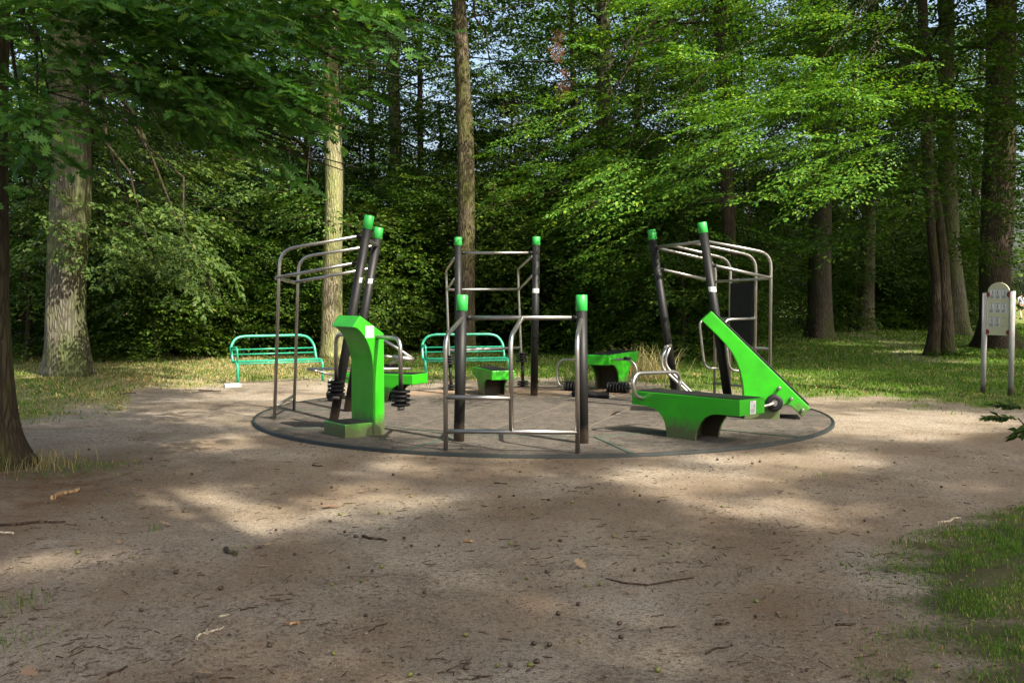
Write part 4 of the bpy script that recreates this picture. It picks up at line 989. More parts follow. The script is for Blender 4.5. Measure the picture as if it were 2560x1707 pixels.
trunk_tree('background_oak', 'greenish trunk glimpsed high among the bright leaves in the middle', 1512, 36.0, [(1512, 600), (1512, 400), (1512, 250), (1508, 100), (1505, -200)], [42, 40, 38, 36, 34, 30], MT['barkgrey'], 24,
           [(1400, 300, 34, 120, 90, 24, 0, 0), (1600, 200, 34, 120, 90, 24, 0, 0), (1400, 80, 34, 150, 70, 30, 0, 0), (1600, 380, 34, 120, 70, 20, 0, 0)], T_MID, 'midleaf', (8, 14, 5, 16, 14), 1.3)
trunk_tree('hornbeam', 'dark upright hornbeam trunk behind the layered bright branches right of centre', 1830, 27.0, [(1828, 700), (1822, 560), (1815, 430), (1808, 300), (1800, 150), (1798, 20), (1795, -250)], [36, 34, 32, 32, 30, 28, 26, 20], MT['barkdark'], 25,
           [(1700, 470, 24, 110, 50, 20, 180, -.1), (1560, 420, 23, 140, 50, 26, 180, -.15), (1880, 620, 25, 120, 50, 14, 0, -.1), (1400, 480, 24, 150, 70, 26, 180, -.2), (1340, 400, 24, 80, 60, 16, 180, -.1), (1650, 100, 25, 160, 80, 30, 180, 0), (1900, 60, 25, 160, 60, 26, 0, 0), (1500, 300, 25, 130, 70, 24, 180, -.1), (1750, 250, 26, 140, 60, 22, 180, 0)], T_BUSH, 'horn', (8, 13, 5, 14, 14), 1.4)
for (lab, bpx, Y, pts, wd, bk, sd, cr) in [
    ('thick dark oak with a wide foot on the grass, leftmost of the right-hand trunks', 2050, 37.5, [(2050, 760), (2050, 640), (2052, 520), (2055, 400), (2055, 200), (2055, -150)], [60, 56, 54, 54, 52, 48, 40], 'bark', 31, (5.5, 13, 6, 20, 16)),
    ('smaller shaded oak with a moss-lit foot beside the trodden path', 2165, 45.0, [(2166, 740), (2168, 640), (2172, 540), (2178, 420), (2182, 200), (2184, -100)], [40, 38, 36, 34, 34, 30, 26], 'barkgrey', 32, (6, 14, 6, 18, 16)),
    ('oak with a pale sunlit patch low on its trunk behind the twin stems', 2394, 40.0, [(2388, 740), (2380, 650), (2374, 560), (2368, 420), (2366, 200), (2366, -150)], [56, 50, 46, 44, 42, 40, 34], 'barkgrey', 33, (5.5, 14, 6, 18, 16)),
    ('massive dark oak directly behind the notice sign at the right edge', 2490, 31.0, [(2488, 780), (2488, 650), (2495, 500), (2500, 350), (2502, 200), (2505, -250)], [84, 76, 74, 74, 74, 72, 64], 'barkdark', 34, (5.0, 13, 5.5, 20, 18))]:
    trunk_tree('oak_tree', lab, bpx, Y, pts, wd, MT[bk], sd, None, None, 'darkleaf', cr, 1.7)
def twin():
    rng = np.random.default_rng(40); bx, by = XY(2345, 27.0); o = (bx, by, 0)
    t = thing('twin_stem_tree', 'dark twin-stemmed tree leaning left with suckers at its foot, left of the sign', 'tree', o, '_local'); b = MB()
    for pts, w in (([(2330, 884), (2340, 800), (2340, 700), (2330, 600), (2322, 470), (2316, 300), (2308, 150), (2305, -100)], [34, 28, 24, 24, 26, 26, 26, 22]), ([(2368, 888), (2366, 800), (2360, 700), (2358, 640), (2345, 520), (2330, 420)], [38, 32, 28, 26, 20, 14])):
        P = [W(px, py, by) - A(*o) for px, py in pts]; P[0][2] = 0
        trunk_mesh(b, P, [x / 2 / F * by for x in w], 1.6, 16, .05, rng)
    sp = [(2150, 430, 22, 160, 60, 34, 180, -.1), (2280, 520, 22, 120, 50, 22, 180, -.15), (2100, 600, 23, 110, 40, 16, 180, -.15), (2400, 380, 23, 130, 70, 26, 0, -.1), (2480, 480, 23, 90, 60, 18, 0, -.2), (2330, 260, 22, 150, 60, 26, 0, 0), (2500, 250, 22, 90, 90, 24, 0, 0), (2220, 330, 21, 160, 60, 30, 180, 0), (2450, 80, 22, 130, 70, 24, 0, 0), (2200, 120, 23, 180, 70, 36, 0, 0), (2050, 60, 24, 150, 60, 26, 180, 0), (2460, 600, 24, 90, 40, 10, 0, -.2)]
    fr = boughs(rng, sp, T_BUSH, (.8, 1.2), .9); bough_limbs(b, sp, W(2308, 120, by), o, rng, .04)
    b.build('trunk', MT['barkdark'], t, fixn=False); leaf_object('crown', shift(fr, o), MT['darkleaf'], t)
    sb = boughs(rng, [(2420, 885, 26.5, 50, 18, 10, -90, .3), (2350, 880, 26.4, 30, 15, 5, -90, .5)], T_BUSH, (.25, .45), .3); leaf_object('sucker_shoots', shift(sb, o), MT['darkleaf'], t)
twin()

def near_hornbeam():
    """tree standing outside the frame on the right; its layered boughs reach over the equipment"""
    rng = np.random.default_rng(50); bx, by = 9.6, 13.5; o = (bx, by, 0)
    t = thing('hornbeam', 'hornbeam outside the right edge whose bright layered boughs fan out over the right chin-up frame', 'tree', o, '_local'); b = MB()
    trunk_mesh(b, [A(0, 0, 0), A(-.1, 0, 3), A(-.2, 0, 6), A(-.1, 0, 10)], [.28, .24, .2, .12], 1.7, 18, .04, rng)
    sp = [(1960, 235, 15.5, 230, 26, 34, 170, -.12), (2110, 290, 15.0, 190, 30, 24, 10, -.10), (1850, 300, 14.8, 180, 28, 30, 175, -.2), (1730, 330, 14.5, 130, 28, 22, 175, -.22), (1900, 360, 15.2, 180, 26, 26, 180, -.15), (1720, 410, 14.2, 120, 26, 20, 180, -.3), (1830, 430, 15.0, 130, 22, 14, 185, -.2),
          (2010, 430, 15.0, 120, 26, 18, 190, -.3), (1960, 490, 14.4, 90, 26, 16, 195, -.35), (1985, 545, 14.4, 55, 20, 8, 200, -.5), (1930, 555, 14.2, 40, 22, 6, 200, -.5),
          (1500, 470, 14.0, 50, 26, 7, 195, -.55), (1470, 530, 13.8, 65, 26, 10, 195, -.5), (1430, 560, 13.7, 40, 20, 4, 195, -.5), (1640, 520, 14.2, 80, 18, 9, 190, -.3), (1580, 545, 14.2, 50, 14, 4, 190, -.3), (1780, 545, 14.8, 60, 18, 6, 190, -.3), (1500, 620, 14.4, 70, 22, 8, 195, -.4), (1460, 670, 14.6, 60, 18, 5, 195, -.4),
          (1650, 60, 15.5, 170, 30, 20, 180, -.1), (1800, 30, 15.5, 200, 30, 22, 180, -.1), (1980, 110, 15.8, 160, 30, 16, 180, -.1), (1700, 200, 15.5, 150, 30, 18, 180, -.1), (1400, 330, 15.5, 60, 30, 6, 185, -.2), (1300, 330, 15.5, 30, 18, 3, 185, -.3)]
    sp = [(a + (90 if a > 1600 else 30), b_ - (55 if a > 1600 else 30), c, d, e, max(2, int(f * (1.05 if b_ < 500 else .6))), g, h * .75) for a, b_, c, d, e, f, g, h in sp]
    fr = boughs(rng, sp, T_HORN, (.55, .95), .45)
    lb = MB(); bough_limbs(lb, sp[::4], A(bx - 3.2, by + .8, 7.0), o, rng, .014); b.sweep([A(-.15, 0, 5.2), A(-3.2, .8, 7.0)], [.09, .03], 8)
    b.build('trunk', MT['barkdark'], t, fixn=False); lb.build('branches', MT['barkdark'], t, fixn=False)
    leaf_object('crown', shift(fr, o), MT['horn'], t)
    r = boughs(rng, [(1400, 130, 22, 12, 40, 3, -90, -.9), (1412, 230, 22, 12, 45, 3, -90, -.9)], T_HORN, (.3, .45), .1); leaf_object('withered_spray', shift(r, o), MT['redleaf'], t)
near_hornbeam()

# ---------------------------------------------------------------- the thicket and the wood behind
SH = []
for k, (h, rad, limbs, per) in enumerate([(6.2, 2.3, 34, 11), (4.6, 2.0, 28, 11), (7.5, 2.6, 38, 11), (3.2, 1.8, 22, 10)]):
    t = tree('thicket_sapling', 'x', (0, 0), h, .05 + .012 * k, MT['barkdark'], MT['darkleaf'], 100 + k, h0=.25, rad=rad, limbs=limbs, per=per, temps=T_BUSH, flare=1.3, n=8, bend=.12, rise=.22, sag=.16, jitter=.12, cat='sapling')
    SH.append(t)
rr = random.Random(4); first = set()
def put(protos, k, X, Y, s, label, group, cat=None):
    p = protos[k]
    if k not in first and protos is SH: first.add(k); o = p
    else: o = copy_tree(p)
    o.location = (X, Y, 0); o.rotation_euler[2] = rr.uniform(0, 6.28); o.scale = (s, s, s * rr.uniform(.9, 1.1)); o['label'] = label; o['group'] = group
    if cat: o['category'] = cat
    return o
LEFT = 'leafy sapling in the thicket at the far edge of the dry grass on the left'
MID_ = 'dark leafy sapling in the thicket behind the green equipment'
RIGHT = 'leafy sapling in the shaded wood behind the trunks on the right'
for px, Y, k, s in [(-40, 27, 0, 1.0), (70, 28, 2, .9), (60, 25, 3, .8), (230, 29, 0, 1.05), (330, 27.0, 1, .95), (395, 25.6, 3, .85), (440, 27, 1, .9), (340, 31, 2, 1), (520, 28, 3, 1.0), (560, 29, 0, .9), (620, 27.5, 3, .9), (140, 32, 2, 1), (480, 33, 2, 1.05), (660, 31, 1, 1.1), (30, 34, 2, 1.1), (270, 36, 2, 1.1), (600, 37, 2, 1.1)]:
    put(SH, k, *XY(px, Y), s, LEFT, 'saplings in the left thicket')
for px, Y, k, s in [(720, 29.5, 3, 1.1), (780, 31, 0, .9), (880, 30, 3, 1.2), (940, 31, 1, 1.05), (930, 28, 3, .7), (1010, 29.5, 3, 1.1), (1060, 31.5, 0, .95), (1120, 30.5, 1, 1.0), (1230, 30, 1, 1.05), (1290, 32, 0, 1.0), (1360, 29.5, 3, 1.2), (1420, 31, 0, .9), (1470, 28.5, 1, .9), (1540, 31.5, 2, .85), (1610, 30, 1, 1.0), (1590, 27, 3, .9), (1680, 31.5, 0, .9), (1730, 29, 1, .95), (1800, 32, 0, .95), (1820, 33, 3, .9), (1885, 41, 0, .9), (1700, 25.5, 3, .8),
                    (760, 36, 2, 1.1), (900, 37, 2, 1.0), (1100, 37, 2, 1.05), (1280, 38, 2, 1.1), (1440, 37, 2, 1.1), (1620, 37, 2, 1.0), (1780, 38, 2, 1.1), (1930, 48, 2, 1.0), (820, 40, 0, 1.2), (1000, 41, 0, 1.2), (1180, 42, 2, 1.1), (1360, 42, 0, 1.2), (1540, 42, 2, 1.1), (1700, 43, 0, 1.2)]:
    put(SH, k, *XY(px, Y), s, MID_, 'saplings in the middle thicket')
for px, Y, k, s in [(2000, 44, 0, 1.0), (2100, 50, 1, 1.1), (2130, 46, 3, 1.2), (2220, 52, 2, 1.0), (2230, 49, 1, 1.1), (2290, 51, 0, 1.1), (2300, 47, 3, 1.0), (2370, 52, 2, 1.1), (2395, 46, 1, 1.0), (2350, 56, 2, 1.2), (2150, 57, 2, 1.2), (2000, 55, 2, 1.2), (2790, 44, 0, 1.0), (2380, 62, 0, 1.1)]:
    put(SH, k, *XY(px, Y), s, RIGHT, 'saplings behind the right trunks')
BG = []
for k, (h, rad, limbs, per) in enumerate([(15, 4.6, 34, 17), (17, 5.2, 36, 17), (13, 4.2, 32, 16)]):
    BG.append(tree('woodland_tree', 'x', (0, 0), h, .14 + .02 * k, MT['barkdark'], MT['midleaf'], 200 + k, h0=3.2, rad=rad, limbs=limbs, per=per, temps=T_MID, flare=1.4, n=12, bend=.15, zmax=15.5))
WL = 'tall leafy woodland tree rising out of the thicket behind the clearing'
for i, (px, Y, k, s) in enumerate([(-60, 36, 0, 1), (215, 42, 1, 1), (260, 38, 2, 1.05), (420, 41, 0, 1.05), (600, 38, 2, 1), (775, 44, 0, 1), (925, 46, 1, 1.05), (1060, 42, 2, 1.0), (1430, 41, 1, .95), (1500, 47, 1, 1), (1600, 43, 2, 1.1), (1720, 47, 0, 1.05), (1815, 44, 1, 1), (2075, 52, 0, 1.1), (2120, 56, 1, 1.1), (2290, 58, 0, 1.1), (2440, 54, 2, 1.2), (2740, 48, 1, 1.05)]):
    o = BG[k] if i in (0, 1, 2) and k == i else copy_tree(BG[k])
    if i in (0, 1, 2): o = BG[i]; k = i
    o.location = (*XY(px, Y), 0); o.rotation_euler[2] = rr.uniform(0, 6.28); o.scale = (s, s, s); o['label'] = WL; o['group'] = 'trees of the wood behind the clearing'
# far wood that reads as one mass
def far_wood():
    rng = np.random.default_rng(77); n = 1500
    X = rng.uniform(-48, 52, n); Y = rng.uniform(60, 82, n); Z = .5 + rng.random(n) * (6.5 + 2.5 * noise2(X, Y * 0, .35))
    hole = noise2(X * .8, Z * 1.6, .55) > .12
    k = ~(hole & (Z > 4)) & ~((X / Y > .44) & (Y < 73)); X, Y, Z = X[k], Y[k], Z[k]; n = len(X)
    fr = leaves_from(rng, T_FAR, np.stack([X, Y, Z], 1), rng.uniform(0, 6.28, n), rng.normal(size=n) * .3, rng.normal(size=n) * .3, rng.uniform(.9, 1.5, n))
    o = leaf_object('far_wood', fr, MT['darkleaf'], None, label='far wood seen as one mass of leaves behind the trees', kind='stuff', cat='woodland')
far_wood()

# ---------------------------------------------------------------- unseen oaks added beside and behind the camera, crowns shaped to dapple the light
LIT = [(250, 880, 120, 7, .9), (560, 880, 90, 6, .8), (1100, 872, 120, 6, .7),(400, 878, 110, 8, .9), (1850, 952, 260, 28, .9),(700, 872, 170, 12, .95), (900, 865, 200, 14, .9), (100, 930, 110, 14, .6),  # px, py, rx, ry on the ground, strength
    (520, 925, 260, 42, 1.0), (640, 985, 150, 18, .5), (480, 1108, 150, 18, 1), (490, 1238, 130, 26, 1), (600, 1305, 120, 36, 1), (900, 1218, 120, 18, 1), (1040, 1250, 160, 20, 1), (120, 1400, 150, 40, .9),
    (1300, 1035, 620, 95, .93), (860, 1000, 190, 70, .9), (1050, 950, 420, 24, .85), (1400, 960, 230, 26, .95), (2000, 985, 330, 22, 1.0), (1700, 1040, 260, 60, .85), (2000, 1150, 300, 26, 1), (1760, 1195, 280, 24, 1), (2200, 1060, 300, 36, .9), (1900, 1270, 220, 28, 1), (1650, 1330, 130, 24, .35),
    (1250, 1500, 120, 26, .7), (1530, 1560, 150, 24, .8), (400, 1650, 220, 50, .8), (1300, 1640, 120, 30, .5), (2150, 858, 160, 7, .8), (2350, 880, 200, 6, .6), (2450, 905, 120, 8, .6), (860, 880, 90, 20, .8), (420, 870, 150, 12, .7), (1300, 1165, 500, 18, .35), (300, 1160, 90, 14, .4), (2350, 1210, 160, 16, .4)]
def litness(gx, gy):
    px, py = proj(gx, np.maximum(gy, .5)); L = np.zeros_like(gx); ln = np.clip(noise2(gx, gy * 2.2, 1.9) * .9, -.25, .9)
    for cx, cy, rx, ry, s in LIT:
        d = ((px - cx) / rx) ** 2 + ((py - cy) / ry) ** 2 + ln
        L = np.maximum(L, s * np.clip(1.25 - d, 0, 1))
    return L * (gy > 1.0)
def canopy():
    rng = np.random.default_rng(91)
    trunks = [(6.2, -2.2), (1.8, -6.5), (-4.5, -3.2), (15.5, 13.5), (11.0, -9.0), (17.0, 24.0), (-9.0, 1.5), (20.0, 5.0), (8.0, -12.0), (22.0, 33.0)]
    TR = np.array(trunks); gx, gy, h, sc = [], [], [], []
    for (y0, y1, x0, x1, dens, s0) in ((.5, 12.5, -9, 10, 42, .55), (12.5, 24, -15, 14, 15, .9), (24, 52, -16, 20, 14, 1.1)):
        n = int((y1 - y0) * (x1 - x0) * dens); gx.append(rng.uniform(x0, x1, n)); gy.append(rng.uniform(y0, y1, n)); h.append(rng.uniform(14, 21, n)); sc.append(s0 * rng.uniform(.8, 1.2, n))
    gx, gy, h, sc = (np.concatenate(a) for a in (gx, gy, h, sc)); n = len(gx); yw = rng.uniform(0, 6.28, n)
    h = np.maximum(h, 1.6 + .30 * (gy - h * .7) + 1.2)
    off = h / math.tan(SUN_EL); x = gx + SUN_H[0] * off; y = gy + SUN_H[1] * off
    L = np.maximum.reduce([litness(gx + np.cos(yw) * 1.5 * sc * f, gy + np.sin(yw) * 1.5 * sc * f) for f in (0, .35, .7, 1)]); nb = noise2(gx, gy, .9)
    base = np.where(gy < 12.5, .60, np.where(gy < 20, .6, np.where(gy < 27, .45, np.where(gy < 37, .60, .25))))
    base = np.where((gx > 4) & (gy > 24), 1.0, base); base = np.where((gx < -3) & (gy > 9) & (gy < 17), .36, base)
    keep = rng.random(n) < np.clip(base * np.clip(1 - 1.9 * L, 0, 1) ** 1.1 * (1 + .35 * nb) - .08 * L, 0, 1)
    keep &= (h > 1.6 + .30 * np.maximum(y, 0) + .9)
    x, y, h, sc, yw = x[keep], y[keep], h[keep], sc[keep], yw[keep]; n = len(x); print('canopy sprays', n)
    d = np.hypot(x[:, None] - TR[None, :, 0], y[:, None] - TR[None, :, 1]); own = d.argmin(1)
    labs = ['tall oak beside the camera on the right, out of the picture, shading the foreground', 'tall oak behind the camera to the right, out of the picture', 'tall oak behind the camera to the left, out of the picture', 'tall oak right of the clearing, out of the picture beyond the hornbeam', 'oak far behind the camera to the right, out of the picture', 'tall oak past the right edge by the lawn, out of the picture', 'tall oak left of the camera, out of the picture', 'oak well to the right of the camera, out of the picture', 'oak far behind the camera, out of the picture', 'oak far off beyond the right edge, out of the picture']
    for i, (tx, ty) in enumerate(trunks):
        m = own == i
        if m.sum() < 10: continue
        t = thing('shade_oak', labs[i], 'tree', (tx, ty, 0), '_local'); b = MB()
        trunk_mesh(b, [A(0, 0, 0), A(.1, 0, 4), A(0, .1, 8), A(0, 0, 20)], [.38, .32, .26, .12], 1.7, 16, .04, rng)
        P = np.stack([x[m] - tx, y[m] - ty, h[m]], 1)
        for q in P[rng.choice(len(P), min(22, len(P)), replace=False)]:
            s = A(0, 0, max(5.5, q[2] * .72)); ss = np.array([s + (q - s) * f for f in (.1, .3, .5, .7, .85, 1)]) + A(tx, ty, 0)
            k_ = ss[:, 2] / math.tan(SUN_EL)
            if litness(ss[:, 0] - SUN_H[0] * k_, ss[:, 1] - SUN_H[1] * k_).max() > .25: continue
            b.sweep([s, (s + q) / 2 + A(0, 0, .4), q], [.07, .045, .012], 6)
        b.build('trunk', MT['bark'], t, fixn=False); k = len(P)
        fr = leaves_from(rng, T_CAN, P, yw[m], rng.normal(size=k) * .15, rng.normal(size=k) * .15, sc[m])
        leaf_object('crown', fr, MT['oakleaf'], t)
canopy()

# ---------------------------------------------------------------- grass, litter, acorns, sticks
def blades(name, pts, hts, mat, rng, width=.006, lean=.45, **pr):
    n = len(pts); a = rng.uniform(0, 6.28, n); w = width * rng.uniform(.7, 1.4, n); b = rng.uniform(0, 6.28, n)
    s = np.stack([np.cos(a), np.sin(a), np.zeros(n)], 1) * w[:, None]
    ln = np.stack([np.cos(b), np.sin(b), np.zeros(n)], 1) * (hts * lean * rng.uniform(.3, 1.6, n))[:, None]
    up = np.stack([np.zeros(n), np.zeros(n), hts], 1)
    V = np.stack([pts - s, pts + s, pts + up * .6 + ln * .35 + s * .7, pts + up * .6 + ln * .35 - s * .7, pts + up * .95 + ln], 1)
    base = (np.arange(n) * 5)[:, None]
    Fc = np.concatenate([base + np.array([[0, 1, 2]]), base + np.array([[0, 2, 3]]), base + np.array([[3, 2, 4]])], 1).reshape(-1, 3)
    return numesh(name, V.reshape(-1, 3), Fc, 3, mat, None, **pr)
def scatter_grass():
    rng = np.random.default_rng(6); G1, H1, D1, E1 = [], [], [], []
    for (y0, y1, xw, dens, hh, ww) in [(3.6, 6.5, (-4, 4), 11000, .022, .0019), (6.5, 10, (-6, 6), 6000, .028, .0026), (10, 16, (-9, 9), 1000, .042, .005), (16, 24, (-13, 13), 800, .045, .008), (24, 34, (-18, 19), 320, .055, .013), (34, 55, (6, 30), 90, .07, .024)]:
        n = int((y1 - y0) * (xw[1] - xw[0]) * dens); x = rng.uniform(xw[0], xw[1], n); y = rng.uniform(y0, y1, n)
        g = grassden(x, y); px, py = proj(x, y); ok = (px > -80) & (px < 2640) & (np.hypot(x - CX, y - CY) > RD + .1)
        cl = np.clip(.55 + noise2(x, y, 4.0) * .9 + noise2(y, x, 9.0) * .5, .04, 1)
        ok &= rng.random(n) < g ** 1.5 * cl
        x, y = x[ok], y[ok]; dry = rng.random(len(x)) < dryness(x, y)
        pts = np.stack([x, y, hgt(x, y)], 1); ht = hh * rng.uniform(.45, 1.5, len(x)) * np.where(y < 10, 1.0, 1.0)
        G1.append((pts[~dry], ht[~dry], ww)); D1.append((pts[dry], ht[dry] * .9, ww))
    for nm, L, mt, lab in (('grass', G1, 'grassg', 'short green grass'), ('dry_grass', D1, 'grassd', 'dry straw-coloured grass')):
        V, Fs, off = [], [], 0
        P = np.concatenate([l[0] for l in L]); Hh = np.concatenate([l[1] for l in L]); Wd = np.concatenate([np.full(len(l[0]), l[2]) for l in L])
        blades(nm, P, Hh, MT[mt], rng, Wd, kind='stuff')
scatter_grass()
def tuft(px, py, label, mat, n=130, h=.28, r=.12, seed=0, name='grass_tuft'):
    rng = np.random.default_rng(seed); c = G(px, py); pts = np.stack([rng.normal(size=n) * r, rng.normal(size=n) * r, np.zeros(n)], 1)
    o = blades(name, pts, h * rng.uniform(.4, 1.2, n), mat, rng, max(.0014, min(.0045, h * .016)), .55); o.location = (c[0], c[1], 0); props(o, label, 'grass tuft')
for i, (px, py, lab, m, n, h, r) in enumerate([
    (1605, 950, 'tall dry grass tuft beside the tall green bench', 'grassd', 300, .62, .22), (1655, 945, 'thin seeding grass stems between the leaning right post and the tall bench', 'grassd', 110, .62, .25), (1440, 958, 'fresh green tuft left of the tall bench foot', 'grassg', 180, .30, .2),
    (1000, 960, 'green tuft in front of the middle park bench', 'grassg', 260, .26, .35), (60, 1165, 'straw-coloured tuft at the foot of the mossy oak on the left edge', 'grassd', 420, .16, .26), (210, 1175, 'dark green tuft beside the root of the left edge oak', 'grassg', 160, .10, .22),
    (60, 1515, 'dark grass tuft on bare earth near the left edge', 'grassg', 60, .10, .07), (392, 1325, 'small thin weed standing alone on the earth at the left', 'grassg', 26, .06, .03), (20, 1620, 'green grass clump in the lower left corner', 'grassg', 120, .08, .10), (640, 950, 'green tuft under the nearer park bench', 'grassg', 120, .2, .16),
    (2060, 1190, 'lone grass tuft at the tip of the lawn on the right', 'grassg', 40, .05, .06)]):
    tuft(px, py, lab, MT[m], n, h, r, i)
def litter():
    rng = np.random.default_rng(17)
    n = 48000; y = 3.4 + 12 * rng.random(n) ** 1.5; x = rng.uniform(-.56, .56, n) * y
    dens = np.clip(.35 + noise2(x, y, 1.1) * .5 + noise2(x, y, 3.5) * .4, .05, 1); dens = np.maximum(dens, np.clip(1.6 - np.hypot(x + 4.1, (y - 8.2) * .8) / 1.5, 0, 1))
    rr_ = np.hypot(x - CX, y - CY); dens = np.where(rr_ < RD, .10 + .5 * np.clip(1 - np.abs(rr_ - RD + .1) / .25, 0, 1), dens); dens = np.where((rr_ > RD) & (rr_ < RD + .35), 1.0, dens)
    k = rng.random(n) < dens; x, y = x[k], y[k]; n = len(x); z = hgt(x, y) + .004 + (np.hypot(x - CX, y - CY) < RD) * .027
    B = np.stack([x, y, z], 1); a = rng.uniform(0, 6.28, n); D = np.stack([np.cos(a), np.sin(a), rng.normal(size=n) * .15], 1); Nv = np.stack([rng.normal(size=n) * .35, rng.normal(size=n) * .35, np.ones(n)], 1)
    m, nt, out = newmat('litter_chip'); q = N(nt); geo = q.n("NewGeometry")
    c = q.ramp(geo.outputs["Random Per Island"], [(0, (.03, .018, .011)), (.55, (.075, .045, .028)), (.85, (.16, .10, .06)), (1, (.36, .28, .2))])
    p = q.n("BsdfPrincipled", {"Base Color": c, "Roughness": .85}); nt.links.new(p.outputs[0], out.inputs[0])
    leaf_object('leaf_litter', (B, D, Nv, rng.uniform(.006, .026, n) * rng.uniform(.5, 1.2, n)), m, None, label='fine brown litter of bark chips and leaf scraps scattered on the earth', kind='stuff')
    # needle-thin twig scraps
    n = 3800; y = 3.4 + 9 * rng.random(n) ** 1.3; x = rng.uniform(-.56, .56, n) * y; k = rng.random(n) < np.clip(.4 + noise2(x, y, 1.4) * .7, .03, 1); x, y = x[k], y[k]; n = len(x)
    a = rng.uniform(0, 3.14, n) * .5 + rng.normal(size=n) * .6; L = rng.uniform(.02, .085, n); w = rng.uniform(.0012, .0028, n)
    d = np.stack([np.cos(a), np.sin(a), rng.normal(size=n) * .04], 1) * L[:, None]; s = np.stack([-np.sin(a), np.cos(a), np.zeros(n)], 1) * w[:, None]
    P = np.stack([x, y, hgt(x, y) + .004 + (np.hypot(x - CX, y - CY) < RD) * .027], 1); up = np.zeros((n, 3)); up[:, 2] = w * 1.8
    V = np.stack([P - s, P + s, P + up, P + d * .5 - s + s * 2, P + d - s * .5, P + d + s * .5, P + d + up], 1)[:, [0, 1, 2, 4, 5, 6]]
    base = (np.arange(n) * 6)[:, None, None]; Fq = (base + np.array([[[0, 1, 4, 3], [1, 2, 5, 4], [2, 0, 3, 5]]])).reshape(-1, 4)
    numesh('twig_litter', V.reshape(-1, 3), Fq, 4, MT['twig'], None, label='thin broken twig scraps scattered over the bare earth', kind='stuff')
litter()
def acorns():
    rng = np.random.default_rng(23); protos = []
    for nm, mt in (('green_acorn', 'acorng'), ('brown_acorn', 'acornb')):
        b = MB(); b.sweep([A(0, 0, -.013), A(0, 0, -.0115), A(0, 0, -.006), A(0, 0, .002), A(0, 0, .008), A(0, 0, .0115)], [.002, .0062, .0095, .0095, .0078, .003], 12); me = b.build(nm, MT[mt])
        protos.append(me)
    spots = [(195, 1385, 0), (332, 1400, 0), (850, 1287, 0), (952, 1325, 0), (975, 1285, 0), (955, 1423, 0), (1163, 1590, 0), (1025, 1690, 0), (1317, 1449, 0), (1374, 1617, 1), (1466, 1468, 0), (1502, 1466, 0), (1534, 1344, 0), (1331, 1285, 0), (1587, 1427, 1), (1553, 1598, 1), (1276, 1363, 0), (835, 1640, 0), (1326, 1668, 0), (1341, 1660, 1), (1334, 1614, 1), (1164, 1672, 1), (1170, 1660, 1), (872, 1425, 1), (903, 1458, 0), (1028, 1243, 0), (1172, 1330, 1), (1660, 1390, 0), (2172, 1330, 0), (1000, 1225, 0), (1010, 1350, 1), (1300, 1180, 1), (1400, 1355, 1), (983, 1188, 1), (890, 1345, 1), (862, 1332, 1), (2105, 1410, 0), (614, 1370, 0), (1480, 1222, 1), (1600, 1240, 1), (700, 1270, 1), (458, 1280, 1), (690, 1325, 1), (480, 1190, 1), (1430, 1258, 0)]
    for i in range(70):
        y = 3.7 + 7.5 * rng.random() ** 1.3; x = rng.uniform(-.42, .42) * y; p = proj(x, y); 
        if math.hypot(x - CX, y - CY) > RD + .1: spots.append((float(p[0]), float(p[1]), int(rng.random() > .3)))
    used = [False, False]
    for px, py, k in spots:
        o = protos[k] if not used[k] else protos[k].copy()
        if used[k]: COL.objects.link(o)
        used[k] = True; c = G(px, py); o.location = (c[0], c[1], float(hgt(c[0], c[1])) + .010); o.rotation_euler = (rng.uniform(1.2, 1.9), 0, rng.uniform(0, 6.28)); s = rng.uniform(.8, 1.35); o.scale = (s, s, s)
        props(o, ('yellow-green acorn lying on the bare earth in front of the pavement' if k == 0 else 'dark brown acorn lying on the bare earth in front of the pavement'), 'acorn', 'green acorns on the earth' if k == 0 else 'brown acorns on the earth')
acorns()
